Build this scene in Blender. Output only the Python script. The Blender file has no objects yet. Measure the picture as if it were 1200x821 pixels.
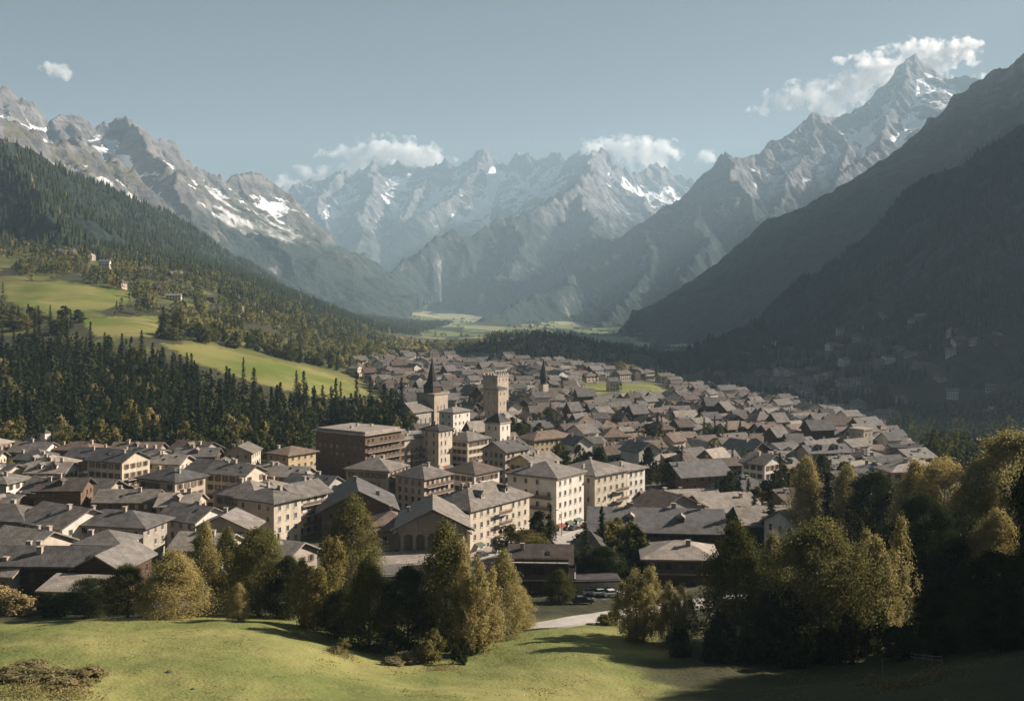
import bpy, bmesh, math, random
import numpy as np
from mathutils import Vector, Matrix

# ------------------------------------------------------------------ camera, sky, sun, exposure
SC = bpy.context.scene
COL = SC.collection
F, HX, HY, CZ = 1300.0, 600.0, 345.0, 100.0        # focal length in photo pixels, horizon row, camera height
cam_d = bpy.data.cameras.new('camera'); cam = bpy.data.objects.new('camera', cam_d); COL.objects.link(cam)
cam.location = (0, 0, CZ); cam.rotation_euler = (math.radians(90), 0, 0)
cam_d.sensor_width = 36; cam_d.lens = 36*F/1200; cam_d.shift_y = -(410.5-HY)/1200
cam_d.clip_start = 1; cam_d.clip_end = 80000
SC.camera = cam
SUN_AZ, SUN_EL = 18.0, 27.5                         # degrees from +X towards +Y, and above the horizon
world = bpy.data.worlds.new('World'); SC.world = world; world.use_nodes = True
wn, wl = world.node_tree.nodes, world.node_tree.links
bg = wn['Background']
sky = wn.new('ShaderNodeTexSky'); sky.sky_type = 'NISHITA'; sky.sun_disc = False
sky.sun_elevation = math.radians(SUN_EL); sky.sun_rotation = math.radians(90-SUN_AZ)
sky.altitude = 900; sky.air_density = 1.0; sky.dust_density = 2.0; sky.ozone_density = 1.0
tint = wn.new('ShaderNodeMix'); tint.data_type = 'RGBA'; tint.blend_type = 'MULTIPLY'; tint.inputs[0].default_value = 1
hs = wn.new('ShaderNodeHueSaturation'); hs.inputs['Saturation'].default_value = 0.56
wl.new(sky.outputs[0], hs.inputs['Color']); wl.new(hs.outputs[0], tint.inputs[6])
tint.inputs[7].default_value = (0.335, 0.36, 0.36, 1)
wl.new(tint.outputs[2], bg.inputs[0]); bg.inputs[1].default_value = 0.05
sun_d = bpy.data.lights.new('sun', 'SUN'); sun_d.energy = 5.0; sun_d.angle = math.radians(0.5); sun_d.color = (1.0, 0.885, 0.765)
sun = bpy.data.objects.new('sun', sun_d); COL.objects.link(sun)
_a, _e = math.radians(SUN_AZ), math.radians(SUN_EL)
SUN = Vector((math.cos(_a)*math.cos(_e), math.sin(_a)*math.cos(_e), math.sin(_e)))
sun.rotation_euler = SUN.to_track_quat('Z', 'Y').to_euler(); sun.location = (300, 0, 400)
SC.view_settings.view_transform = 'Standard'; SC.view_settings.look = 'None'
SC.view_settings.exposure = 1.32; SC.view_settings.gamma = 1.0; SC.view_settings.use_curve_mapping = False
cy = SC.cycles
cy.max_bounces = 5; cy.diffuse_bounces = 2; cy.glossy_bounces = 1; cy.transmission_bounces = 2
cy.volume_bounces = 9; cy.transparent_max_bounces = 4; cy.use_denoising = True
cy.volume_step_rate = 0.2; cy.volume_max_steps = 128
cy.caustics_reflective = False; cy.caustics_refractive = False

# ------------------------------------------------------------------ helpers
def smooth(a, b, x):
    t = np.clip((x-a)/(b-a), 0, 1); return t*t*(3-2*t)

def _hash(ix, iy, seed):
    h = (ix.astype(np.int64)*374761393 + iy.astype(np.int64)*668265263 + seed*1274126177) & 0xFFFFFFFF
    h = ((h ^ (h >> 13))*1274126177) & 0xFFFFFFFF
    h = ((h ^ (h >> 15))*2246822519) & 0xFFFFFFFF
    return (h ^ (h >> 16)) & 0xFFFFFFFF

def perlin(x, y, seed=0):
    x = np.asarray(x, float); y = np.asarray(y, float)
    x0 = np.floor(x); y0 = np.floor(y); fx = x-x0; fy = y-y0
    ix = x0.astype(np.int64); iy = y0.astype(np.int64)
    def g(dx, dy):
        a = _hash(ix+dx, iy+dy, seed)/4294967296.0*2*math.pi
        return np.cos(a)*(fx-dx)+np.sin(a)*(fy-dy)
    u = fx*fx*fx*(fx*(fx*6-15)+10); v = fy*fy*fy*(fy*(fy*6-15)+10)
    a = g(0, 0); b = g(1, 0); c = g(0, 1); d = g(1, 1)
    return (a+u*(b-a) + v*((c+u*(d-c))-(a+u*(b-a))))*1.5

def fbm(x, y, seed=0, octv=4, gain=.5):
    s = 0; a = 1.0
    for o in range(octv):
        s = s+a*perlin(x, y, seed+o*17); x = x*2.03+3.1; y = y*2.03-1.7; a *= gain
    return s

def ridged(x, y, seed=0, octv=4, gain=.5):
    s = 0; a = 1.0; w = 1.0; n = 0
    for o in range(octv):
        r = 1-np.abs(perlin(x, y, seed+o*31)); r = r*r
        s = s+a*r*w; w = np.clip(r*1.6, 0, 1); n += a; x = x*2.07+1.3; y = y*2.07+5.1; a *= gain
    return s/n

def link(o, parent=None):
    COL.objects.link(o)
    if parent: o.parent = parent
    return o

def tag(o, label=None, cat=None, group=None, kind=None):
    if label: o['label'] = label
    if cat: o['category'] = cat
    if group: o['group'] = group
    if kind: o['kind'] = kind
    return o

def mesh_np(name, V, faces, mats=(), matidx=None, smooth_=False, attr=None):
    """mesh data from numpy arrays; faces = (n,3) or (n,4) int array"""
    V = np.asarray(V, np.float32); faces = np.asarray(faces, np.int32)
    me = bpy.data.meshes.new(name)
    k = faces.shape[1]
    me.vertices.add(len(V)); me.vertices.foreach_set('co', V.ravel())
    me.loops.add(faces.size); me.loops.foreach_set('vertex_index', faces.ravel())
    me.polygons.add(len(faces))
    me.polygons.foreach_set('loop_start', np.arange(0, faces.size, k, dtype=np.int32))
    for m in mats: me.materials.append(m)
    if matidx is not None: me.polygons.foreach_set('material_index', np.asarray(matidx, np.int32))
    if smooth_: me.polygons.foreach_set('use_smooth', np.ones(len(faces), bool))
    me.update(calc_edges=True)
    if attr:
        for an, arr in attr.items():
            a = me.attributes.new(an, 'FLOAT', 'POINT'); a.data.foreach_set('value', np.asarray(arr, np.float32))
    return me

# ---- node material helper
class NT:
    def __init__(s, name):
        s.m = bpy.data.materials.new(name); s.m.use_nodes = True
        s.n = s.m.node_tree.nodes; s.l = s.m.node_tree.links
        s.out = s.n['Material Output']; s.b = s.n['Principled BSDF']
        s.b.inputs['Specular IOR Level'].default_value = 0.15; s.b.inputs['Roughness'].default_value = 0.85
    def add(s, t, **kw):
        nd = s.n.new(t)
        for k, v in kw.items(): setattr(nd, k, v)
        return nd
    def val(s, sock, v):
        if hasattr(v, 'is_output'): s.l.new(v, sock)
        elif isinstance(v, (tuple, list)) and len(v) == 3 and sock.type == 'RGBA': sock.default_value = (*v, 1)
        else: sock.default_value = v
    def noise(s, scale, detail=3, vec=None, rough=.55, dist=0):
        nd = s.add('ShaderNodeTexNoise'); nd.inputs['Scale'].default_value = scale; nd.inputs['Detail'].default_value = detail
        nd.inputs['Roughness'].default_value = rough; nd.inputs['Distortion'].default_value = dist
        if vec is not None: s.l.new(vec, nd.inputs['Vector'])
        return nd.outputs[0]
    def ramp(s, fac, a, b, ca=(0, 0, 0), cb=(1, 1, 1)):
        r = s.add('ShaderNodeMapRange'); r.interpolation_type = 'SMOOTHSTEP'
        s.val(r.inputs[0], fac); r.inputs[1].default_value = a; r.inputs[2].default_value = b
        r.inputs[3].default_value = 0; r.inputs[4].default_value = 1
        return r.outputs[0]
    def mix(s, fac, a, b, mode='MIX'):
        m = s.add('ShaderNodeMix'); m.data_type = 'RGBA'; m.blend_type = mode
        s.val(m.inputs[0], fac); s.val(m.inputs[6], a); s.val(m.inputs[7], b)
        return m.outputs[2]
    def math(s, op, a, b=0.0, c=0.0):
        m = s.add('ShaderNodeMath'); m.operation = op
        s.val(m.inputs[0], a); s.val(m.inputs[1], b)
        if op in ('MULTIPLY_ADD',): s.val(m.inputs[2], c)
        return m.outputs[0]
    def bump(s, h, strength=.4, dist=1.0):
        b = s.add('ShaderNodeBump'); b.inputs['Strength'].default_value = strength; b.inputs['Distance'].default_value = dist
        s.l.new(h, b.inputs['Height']); s.l.new(b.outputs[0], s.b.inputs['Normal'])
    def col(s, c): s.val(s.b.inputs['Base Color'], c)
    def pos(s): return s.add('ShaderNodeNewGeometry').outputs['Position']
    def obj(s): return s.add('ShaderNodeTexCoord').outputs['Object']
    def attr(s, nm):
        a = s.add('ShaderNodeAttribute'); a.attribute_name = nm; return a.outputs['Fac']
    def xyz(s, v):
        x = s.add('ShaderNodeSeparateXYZ'); s.l.new(v, x.inputs[0]); return x.outputs
    def scale(s, v, sc):
        m = s.add('ShaderNodeMapping'); m.inputs['Scale'].default_value = sc; s.l.new(v, m.inputs[0]); return m.outputs[0]
    def rnd(s): return s.add('ShaderNodeObjectInfo').outputs['Random']

# ------------------------------------------------------------------ the shape of the ground
# each row: a spot of the valley as seen from the viewpoint (column, row) and how many metres away it lies
GC = []
def gc(*rows): GC.extend(rows)
gc((0,821,112),(150,821,112),(300,821,115),(450,821,119),(600,821,124),(750,821,127),(900,821,127),(1050,804,124),(1200,768,122),(-250,821,112),(1450,715,125))
gc((0,748,160),(80,738,165),(150,733,168),(225,729,171),(300,728,172),(345,742,166),(400,766,157),(450,776,155),(520,772,160),(600,757,170),(700,738,184),(-150,755,160))
gc((750,765,166),(850,770,165),(960,775,160),(1050,770,160),(1120,746,164),(1200,716,170),(1400,672,170))
gc((-100,712,210),(90,706,226),(200,706,220),(300,700,225),(380,694,232),(470,682,244),(560,672,255),(640,700,222),(715,702,222),(800,690,232),(900,672,245),(1000,660,250),(1100,650,255),(1200,640,260),(1400,640,240))
gc((75,645,275),(200,625,300),(300,622,305),(420,640,285),(490,653,282),(560,642,290),(640,622,318),(700,613,332),(760,596,350),(850,600,340),(950,590,350))
gc((-100,548,420),(30,547,425),(100,556,405),(200,552,410),(300,556,405),(420,556,425),(520,545,450),(600,545,450),(700,545,455),(800,545,470),(900,540,490),(1000,545,470),(1080,548,470),(1200,550,470))
gc((440,505,560),(520,502,585),(580,500,600),(700,500,640),(800,498,660),(900,498,670),(1000,505,640))
gc((480,470,760),(560,465,800),(640,465,830),(700,470,810),(800,475,800),(880,472,880),(950,485,820))
gc((450,440,980),(520,432,1100),(600,430,1150),(660,436,1080),(705,458,960),(745,455,980),(780,462,960),(715,438,1120),(760,443,1120))
gc((1100,556,640),(1200,565,660),(1130,545,900),(1200,540,900),(1000,492,1050),(920,478,1150),(860,468,1250),(1100,510,1200),(1400,540,900))
# left hillside
gc((-100,470,590),(0,470,600),(100,475,610),(200,485,590),(300,490,600),(380,490,620),(440,470,740))
gc((-100,400,780),(0,400,790),(80,400,790),(140,388,840),(230,420,770),(320,450,720),(400,466,740),(250,405,880),(330,425,860),(430,458,860),(440,440,960))
gc((10,365,960),(90,366,960),(150,352,1080),(20,334,1130),(90,332,1160),(150,342,1150),(-100,340,1050),(200,375,1030),(280,395,1040),(350,410,1080),(420,425,1150))
gc((0,300,1400),(100,305,1450),(200,318,1550),(270,338,1650),(330,360,1750),(400,388,1800),(450,408,1750),(-200,280,1350),(-400,250,1300))
gc((300,330,2300),(380,360,2600),(440,384,2800),(520,405,2000),(480,398,2300))
# far valley floor and the wooded ridge that crosses it
gc((560,400,2050),(620,392,2150),(680,399,2150),(735,414,2000),(640,408,2500),(700,418,2500),(790,425,2500),(500,392,3200),(600,395,3200),(700,404,3200),(770,404,3600))
gc((430,372,4800),(500,379,4800),(580,380,4800),(680,386,5000),(780,390,5000),(440,360,8500),(540,360,8500),(650,363,8500),(500,355,13000),(700,355,13000),(300,352,13000),(900,355,13000),(500,352,19000),(0,340,19000),(1100,340,19000))
# right side shelf
gc((800,440,1750),(860,425,1700),(950,410,1650),(1000,430,1450),(1100,440,1300),(1200,440,1250),(1200,480,1080),(1080,480,1150),(1400,430,1150),(900,440,1500))
gc((600,1400,33),(-400,1400,33),(1600,1400,33),(600,2000,20),(-900,600,160),(2100,600,180),(-900,330,600),(2200,400,700))
GC = np.array(GC, float)
_gx = (GC[:,0]-HX)/F; _gy = GC[:,2]; _gz = CZ-(GC[:,1]-HY)/F*_gy
def _uv(x, y): return np.stack([np.asarray(x)/np.asarray(y)*2.2, np.log(np.asarray(y))], -1)
_C = _uv(_gx*_gy, _gy)
def _phi(r2): return 0.5*r2*np.log(r2+1e-12)
_n = len(_C)
_d2 = ((_C[:,None]-_C[None])**2).sum(-1)
_wt = _gz-CZ                                     # drop; scaled by distance so near detail keeps its accuracy
_A = np.zeros((_n+3, _n+3)); _A[:_n,:_n] = _phi(_d2)+np.eye(_n)*2e-3
_A[:_n,_n] = 1; _A[:_n,_n+1:] = _C; _A[_n,:_n] = 1; _A[_n+1:,:_n] = _C.T
_W = np.linalg.solve(_A, np.concatenate([(_gz-CZ)/_gy, np.zeros(3)]))
def Hs(x, y):
    x = np.asarray(x, float); y = np.asarray(y, float); shp = np.broadcast(x, y).shape
    x = np.broadcast_to(x, shp).ravel(); y = np.maximum(np.broadcast_to(y, shp).ravel(), 12)
    out = np.empty(len(x))
    for i in range(0, len(x), 20000):
        q = _uv(x[i:i+20000], y[i:i+20000])
        d2 = ((q[:,None]-_C[None])**2).sum(-1)
        out[i:i+20000] = CZ + y[i:i+20000]*(_phi(d2)@_W[:_n] + _W[_n] + q@_W[_n+1:])
    return out.reshape(shp)
def H(x, y):
    x = np.asarray(x, float); y = np.asarray(y, float)
    u = x/np.maximum(y, 12)
    z = Hs(x, y)
    mead = smooth(210, 180, y)
    z = z + mead*(0.9*fbm(x/26, y/26, 5, 3) + 0.10*fbm(x/3.5, y/3.5, 9, 2))
    hill = smooth(650, 1000, y)*smooth(-.07, -.16, u) + smooth(1300, 1900, y)*smooth(.1, .2, u)
    z = z + hill*7*fbm(x/160, y/160, 21, 3) + smooth(1500, 3000, y)*14*fbm(x/420, y/420, 33, 4)
    return z
def H1(x, y): return float(H(np.array([x]), np.array([y]))[0])
_DS = np.exp(np.linspace(math.log(70), math.log(6000), 500))
def at(px, py, dmin=70):
    """where the line of sight through a spot of the view meets the ground"""
    xs = (px-HX)/F*_DS; zr = CZ-(py-HY)/F*_DS
    hit = (H(xs, _DS) >= zr) & (_DS >= dmin)
    i = int(np.argmax(hit)) if hit.any() else len(_DS)-1
    return Vector((xs[i], _DS[i], float(H(xs[i:i+1], _DS[i:i+1])[0])))
def P3(px, py, D): return np.array([(px-HX)/F*D, D, CZ-(py-HY)/F*D])
def proj(x, y, z): return HX+F*x/y, HY+F*(CZ-z)/y
def inside(poly, X, Y):
    X = np.asarray(X, float); Y = np.asarray(Y, float); c = np.zeros(X.shape, bool); n = len(poly)
    for i in range(n):
        x1, y1 = poly[i]; x2, y2 = poly[(i+1) % n]
        if y1 == y2: continue
        k = ((y1 > Y) != (y2 > Y)) & (X < (x2-x1)*(Y-y1)/(y2-y1)+x1); c ^= k
    return c

TOWN = [(-60,560),(0,552),(120,550),(330,548),(366,565),(440,562),(478,520),(470,476),(440,455),(410,440),(440,424),(520,412),(600,420),(680,424),(760,438),(800,456),(850,466),(930,482),(1010,500),(1075,540),(1090,580),(1000,640),(900,660),(840,690),(700,700),(640,700),(560,690),(430,700),(300,712),(150,712),(-60,712)]
LAWN1 = [(4,334),(70,329),(150,341),(158,352),(128,362),(40,369),(8,352)]
LAWN2 = [(188,402),(240,404),(310,420),(380,436),(442,462),(380,468),(300,448),(232,426)]
LAWN3 = [(95,372),(190,370),(188,394),(110,394)]
LAWN4 = [(682,450),(712,448),(716,460),(690,464)]
LAWN5 = [(722,450),(760,449),(785,459),(730,461)]

# ------------------------------------------------------------------ ground sheet
def build_ground():
    us = np.linspace(-1.0, 1.0, 620); vs = np.linspace(math.log(20), math.log(15000), 740)
    U, Vv = np.meshgrid(us, vs); Y = np.exp(Vv); X = U*Y
    Z = H(X, Y)
    px = HX+F*U; py = HY+F*(CZ-Z)/Y
    nr, nc = X.shape
    town = inside(TOWN, px+6*perlin(px/30, py/12, 3), py+3*perlin(px/20, py/10, 4)).astype(float)*(Y > 205)*(Y < 1400)
    lawn = np.zeros(X.shape)
    for L in (LAWN1, LAWN2, LAWN3, LAWN4, LAWN5): lawn = np.maximum(lawn, inside(L, px+3*perlin(px/14, py/6, 7), py+1.5*perlin(px/9, py/5, 8)))
    lawn *= (Y > 650)*(Y < 1500); lawn = np.maximum(lawn, .6*smooth(740, 800, Y)*smooth(2300, 1900, Y)*smooth(-.03, -.08, U)*smooth(-.1, .25, fbm(X/60, Y/90, 45, 3))); town = town*(1-lawn)
    mead = smooth(200, 182, Y+6*fbm(X/18, Y/18, 2))*smooth(25, -25, px-770-(py-745)*.35+60*fbm(X/14, Y/14, 12, 3))  # grass also ends at right in dark ground, imitating tree shade by colour
    field = smooth(2300, 2900, Y)*smooth(-.2, -.1, U)*smooth(.25, .15, U)
    idx = np.arange(nr*nc).reshape(nr, nc)
    f = np.stack([idx[:-1,:-1], idx[:-1,1:], idx[1:,1:], idx[1:,:-1]], -1).reshape(-1, 4)
    m = NT('ground'); p = m.pos()
    n1 = m.noise(.035, 4, p); n2 = m.noise(.35, 4, p); n3 = m.noise(2.2, 3, p); n4 = m.noise(.008, 4, p)
    grass = m.mix(m.ramp(n1, .38, .62), (.135, .155, .044), (.24, .225, .078))
    grass = m.mix(m.math('MULTIPLY', m.ramp(n2, .45, .75), .55), grass, (.22, .185, .075))
    grass = m.mix(m.math('MULTIPLY', m.ramp(n3, .5, .8), .5), grass, (.06, .075, .02))
    floor = m.mix(m.ramp(n2, .3, .7), (.022, .026, .013), (.055, .048, .024))  # forest floor tone, lowered so the right foreground looks shaded
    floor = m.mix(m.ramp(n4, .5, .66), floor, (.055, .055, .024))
    pav = m.mix(m.ramp(n2, .3, .7), (.085, .08, .07), (.165, .15, .13))
    pav = m.mix(m.math('MULTIPLY', m.ramp(n1, .44, .56), .85), pav, (.06, .065, .03))
    lawnc = m.mix(m.ramp(m.noise(.02, 4, p), .35, .65), (.10, .125, .022), (.19, .175, .055))
    vor = m.add('ShaderNodeTexVoronoi'); vor.inputs['Scale'].default_value = .0042; m.l.new(m.scale(p, (1, .55, 1)), vor.inputs['Vector'])
    fr = m.xyz(vor.outputs['Color'])[0]
    fieldc = m.mix(m.ramp(fr, .2, .9), (.12, .14, .05), (.30, .28, .14))
    fieldc = m.mix(m.ramp(m.noise(.0045, 5, p), .52, .56), fieldc, (.03, .04, .02))
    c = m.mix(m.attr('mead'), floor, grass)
    c = m.mix(m.attr('field'), c, fieldc); c = m.mix(m.attr('lawn'), c, lawnc); c = m.mix(m.attr('town'), c, pav)
    m.col(c); m.b.inputs['Roughness'].default_value = .95
    m.bump(m.math('ADD', n3, m.math('MULTIPLY', n2, 2.0)), .5, .35)
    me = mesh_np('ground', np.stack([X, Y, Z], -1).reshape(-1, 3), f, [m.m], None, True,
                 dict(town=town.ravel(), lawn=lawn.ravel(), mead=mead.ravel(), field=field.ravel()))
    tag(link(bpy.data.objects.new('ground', me)), kind='structure')
build_ground()

# ------------------------------------------------------------------ mountains
def rock_material(name, tree_lo, tree_hi, snow_lo, snow_hi, rock=((.20,.175,.155),(.36,.32,.285)), wood=(.017,.024,.019), alp=(.15,.13,.06), snow_n=.92):
    m = NT(name); g = m.add('ShaderNodeNewGeometry'); p = g.outputs['Position']
    z = m.xyz(p)[2]; nz = m.xyz(g.outputs['Normal'])[2]
    big = m.noise(.0016, 5, p); mid = m.noise(.008, 6, p); fine = m.noise(.04, 5, p)
    strat = m.noise(.012, 4, m.scale(p, (.35, .35, 2.2)))
    c = m.mix(m.ramp(mid, .3, .7), rock[0], rock[1])
    c = m.mix(m.math('MULTIPLY', m.ramp(strat, .45, .62), .6), c, tuple(v*.6 for v in rock[0]))
    c = m.mix(m.math('MULTIPLY', m.ramp(fine, .52, .7), .5), c, rock[1])
    # alpine grass on gentler ground above the trees
    zz = m.math('ADD', z, m.math('MULTIPLY', m.math('SUBTRACT', big, .5), 1100.0))
    zz = m.math('ADD', zz, m.math('MULTIPLY', m.math('SUBTRACT', mid, .5), 500.0))
    lowa = m.ramp(zz, tree_hi+500, tree_hi+100)
    c = m.mix(m.math('MULTIPLY', lowa, m.ramp(m.math('ADD', nz, m.math('MULTIPLY', m.math('SUBTRACT', mid, .5), .5)), .55, .78)), c, alp)
    tre = m.math('MULTIPLY', m.ramp(zz, tree_hi, tree_lo), m.ramp(m.math('ADD', nz, m.math('MULTIPLY', m.math('SUBTRACT', fine, .5), .45)), .30, .44))
    wd = m.mix(m.ramp(fine, .3, .7), wood, tuple(v*2.0 for v in wood))
    c = m.mix(tre, c, wd)
    # snow lies on ledges, gullies and high basins
    sn = m.math('MULTIPLY', m.ramp(zz, snow_lo, snow_hi), m.ramp(m.math('ADD', m.math('ADD', nz, m.math('MULTIPLY', m.math('SUBTRACT', mid, .5), 1.1)), m.math('MULTIPLY', m.attr('basin'), .42)), snow_n, snow_n+.10))
    c = m.mix(sn, c, (.80, .80, .80))
    m.col(c); m.b.inputs['Roughness'].default_value = .95; m.b.inputs['Specular IOR Level'].default_value = .05
    m.bump(m.math('ADD', m.math('MULTIPLY', mid, 1.0), m.math('MULTIPLY', fine, .35)), .8, 45.0)
    return m.m

def mountain(name, lines, bounds, res, mat, s1=.55, L=350, s2=.5, gul=(220, 55), rough=(600, 60), warp=(500, 60), seed=1, crest=(90, 14), floor_pad=60):
    x0, x1, y0, y1 = bounds
    xs = np.arange(x0, x1, res); ys = np.arange(y0, y1, res); X, Y = np.meshgrid(xs, ys)
    base = Hs(X[::6, ::6], Y[::6, ::6])
    bi = np.clip(np.arange(X.shape[0])/6, 0, base.shape[0]-1.001); bj = np.clip(np.arange(X.shape[1])/6, 0, base.shape[1]-1.001)
    i0 = bi.astype(int); j0 = bj.astype(int); fi = (bi-i0)[:,None]; fj = (bj-j0)[None]
    i1 = np.minimum(i0+1, base.shape[0]-1); j1 = np.minimum(j0+1, base.shape[1]-1)
    B = (base[i0][:,j0]*(1-fi)*(1-fj)+base[i1][:,j0]*fi*(1-fj)+base[i0][:,j1]*(1-fi)*fj+base[i1][:,j1]*fi*fj)
    wx = X+warp[1]*fbm(X/warp[0], Y/warp[0], seed+1, 4); wy = Y+warp[1]*fbm(X/warp[0], Y/warp[0], seed+2, 4)
    best = np.full(X.shape, -1e9); bs = np.zeros(X.shape); bd = np.zeros(X.shape)
    s0 = 0
    for li, ln in enumerate(lines):
        pts = [P3(*q) for q in ln]; s0 += 7777.0
        for a, b in zip(pts[:-1], pts[1:]):
            dx, dy = b[0]-a[0], b[1]-a[1]; ln2 = dx*dx+dy*dy+1e-9; le = math.sqrt(ln2)
            t = np.clip(((wx-a[0])*dx+(wy-a[1])*dy)/ln2, 0, 1)
            d = np.hypot(wx-(a[0]+t*dx), wy-(a[1]+t*dy))
            z = a[2]+t*(b[2]-a[2]) - (s1*L*(1-np.exp(-d/L))+s2*d)
            k = z > best
            best = np.where(k, z, best); bs = np.where(k, s0+t*le, bs); bd = np.where(k, d, bd)
            s0 += le
    w = smooth(0, 120, bd)
    g = ridged(bs/gul[0], bd/(gul[0]*5), seed+5, 3)+.5*ridged(bs/(gul[0]*.37)+9, bd/(gul[0]*2.2), seed+8, 3)
    Z = best + gul[1]*(g-.75)*(.25+.75*w)
    Z += rough[1]*(ridged(X/rough[0], Y/rough[0], seed+11, 6, .55)-.45)*(.35+.65*w)
    Z += crest[1]*(ridged(bs/crest[0], bd/crest[0]*.6, seed+14, 3)-.4)*np.exp(-bd/150)
    keep = Z > B-floor_pad
    def box(A, r):
        r = max(1, int(r)); P = np.pad(A, r, mode='edge'); c = np.cumsum(np.pad(P, ((1, 0), (0, 0))), 0); A1 = (c[2*r+1:]-c[:-2*r-1])/(2*r+1)
        c = np.cumsum(np.pad(A1, ((0, 0), (1, 0))), 1); return (c[:, 2*r+1:]-c[:, :-2*r-1])/(2*r+1)
    Zc = np.where(keep, Z, B); basin = (box(box(Zc, 110/res), 60/res)-Zc)/45+.6*(box(Zc, 330/res)-Zc)/130
    nr, nc = X.shape
    idx = np.arange(nr*nc).reshape(nr, nc)
    kf = keep[:-1,:-1] | keep[:-1,1:] | keep[1:,1:] | keep[1:,:-1]
    f = np.stack([idx[:-1,:-1], idx[:-1,1:], idx[1:,1:], idx[1:,:-1]], -1)[kf]
    used = np.zeros(nr*nc, bool); used[f.ravel()] = True
    remap = np.cumsum(used)-1
    V = np.stack([X, Y, Z], -1).reshape(-1, 3)[used]
    me = mesh_np(name, V, remap[f], [mat], None, True, dict(basin=basin.ravel()[used]))
    tag(link(bpy.data.objects.new(name, me)), kind='structure')
    return xs, ys, Z, keep

M_far = rock_material('far_rock', 560, 980, 750, 1150, rock=((.10,.095,.098),(.22,.21,.205)), snow_n=.66, alp=(.09,.085,.06))
M_left = rock_material('left_rock', 300, 560, 400, 680, rock=((.085,.079,.080),(.195,.18,.172)), snow_n=.66, alp=(.10,.09,.06))
M_right = rock_material('right_rock', 520, 900, 750, 1150, rock=((.10,.095,.098),(.22,.21,.205)), snow_n=.69, alp=(.09,.085,.06))
M_mid = rock_material('mid_rock', 520, 900, 2500, 3000, rock=((.10,.095,.085),(.2,.18,.16)), alp=(.08,.075,.04))
M_wood = rock_material('wooded_slope', 600, 900, 2500, 3000, rock=((.12,.11,.09),(.24,.21,.18)), wood=(.014,.020,.016), alp=(.035,.036,.024))

# central range at the head of the valley
mountain('mountain_range', [
    [(250,225,13500),(300,232,13500),(330,236,13500),(345,222,13600),(362,214,13700),(380,211,13700),(395,199,13800),(410,206,13800),(425,197,13900),(440,188,14000),(455,196,14000),(470,191,14000),(490,198,14000),(505,194,14000),(520,189,13800),(535,197,13800),(550,185,13800),(565,178,13800),(580,187,13800),(595,200,13700),(610,182,13600),(621,181,13600),(635,191,13500),(650,181,13400),(660,179,13300),(668,192,13200),(680,179,13000),(690,187,12800),(702,177,12600),(715,188,12700),(730,200,12800),(745,205,13000),(760,194,13300),(775,195,13500),(790,201,13600),(810,212,13600),(850,235,13600),(950,260,13500)],
    [(702,177,12600),(690,203,11000),(672,224,9500),(650,236,9100),(625,248,8800),(600,258,8500),(575,268,8200),(545,280,8000),(522,274,7800),(505,275,7700),(490,294,7500),(470,320,7200),(445,350,6900)],
    [(672,224,9500),(690,262,8500),(705,300,7700),(720,335,7100)],
    [(600,258,8500),(608,290,7800),(598,325,7200),(570,352,6700)],
    [(715,188,12700),(745,235,11500),(770,270,10500)],
    [(440,188,14000),(432,230,13000),(425,270,12000),(415,310,11000)],
    [(395,199,13800),(375,240,12800),(385,290,11800)],
    [(565,178,13800),(550,215,13200),(520,240,12600),(480,265,12000)],
    [(505,194,14000),(490,225,13200),(470,260,12400)],
], (-4300, 3600, 6200, 14900), 12, M_far, s1=.8, L=350, s2=.52, gul=(340, 140), rough=(800, 140), warp=(800, 110), seed=3, crest=(200, 95))
# rocky range on the left
mountain('rocky_ridge', [
    [(-350,40,4600),(-200,70,5000),(-100,85,5300),(0,107,5600),(35,124,5700),(60,143,5800),(85,138,6000),(110,149,6100),(138,138,6200),(148,137,6220),(162,150,6250),(178,166,6300),(195,164,6400),(215,180,6500),(235,198,6700),(258,205,6800),(268,215,6850),(285,211,7000),(302,207,7100),(322,224,7300),(350,262,7200),(380,295,7000),(410,328,6700),(450,352,6300)],
    [(-200,95,3700),(0,135,4000),(60,165,4200),(100,180,4300),(130,193,4400),(160,215,4600),(190,240,4700),(240,268,4900),(300,302,5200),(350,326,5500),(400,345,5800)],
    [(148,137,6220),(185,185,5700),(215,225,5300),(235,262,5000)],
    [(235,198,6700),(270,235,6300),(310,268,6000),(350,310,5700)],
    [(60,143,5800),(95,175,5200),(120,195,4700)],
], (-6200, -500, 3200, 8800), 10, M_left, s1=.7, L=300, s2=.50, gul=(220, 80), rough=(460, 90), warp=(500, 70), seed=23, crest=(110, 55))
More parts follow.
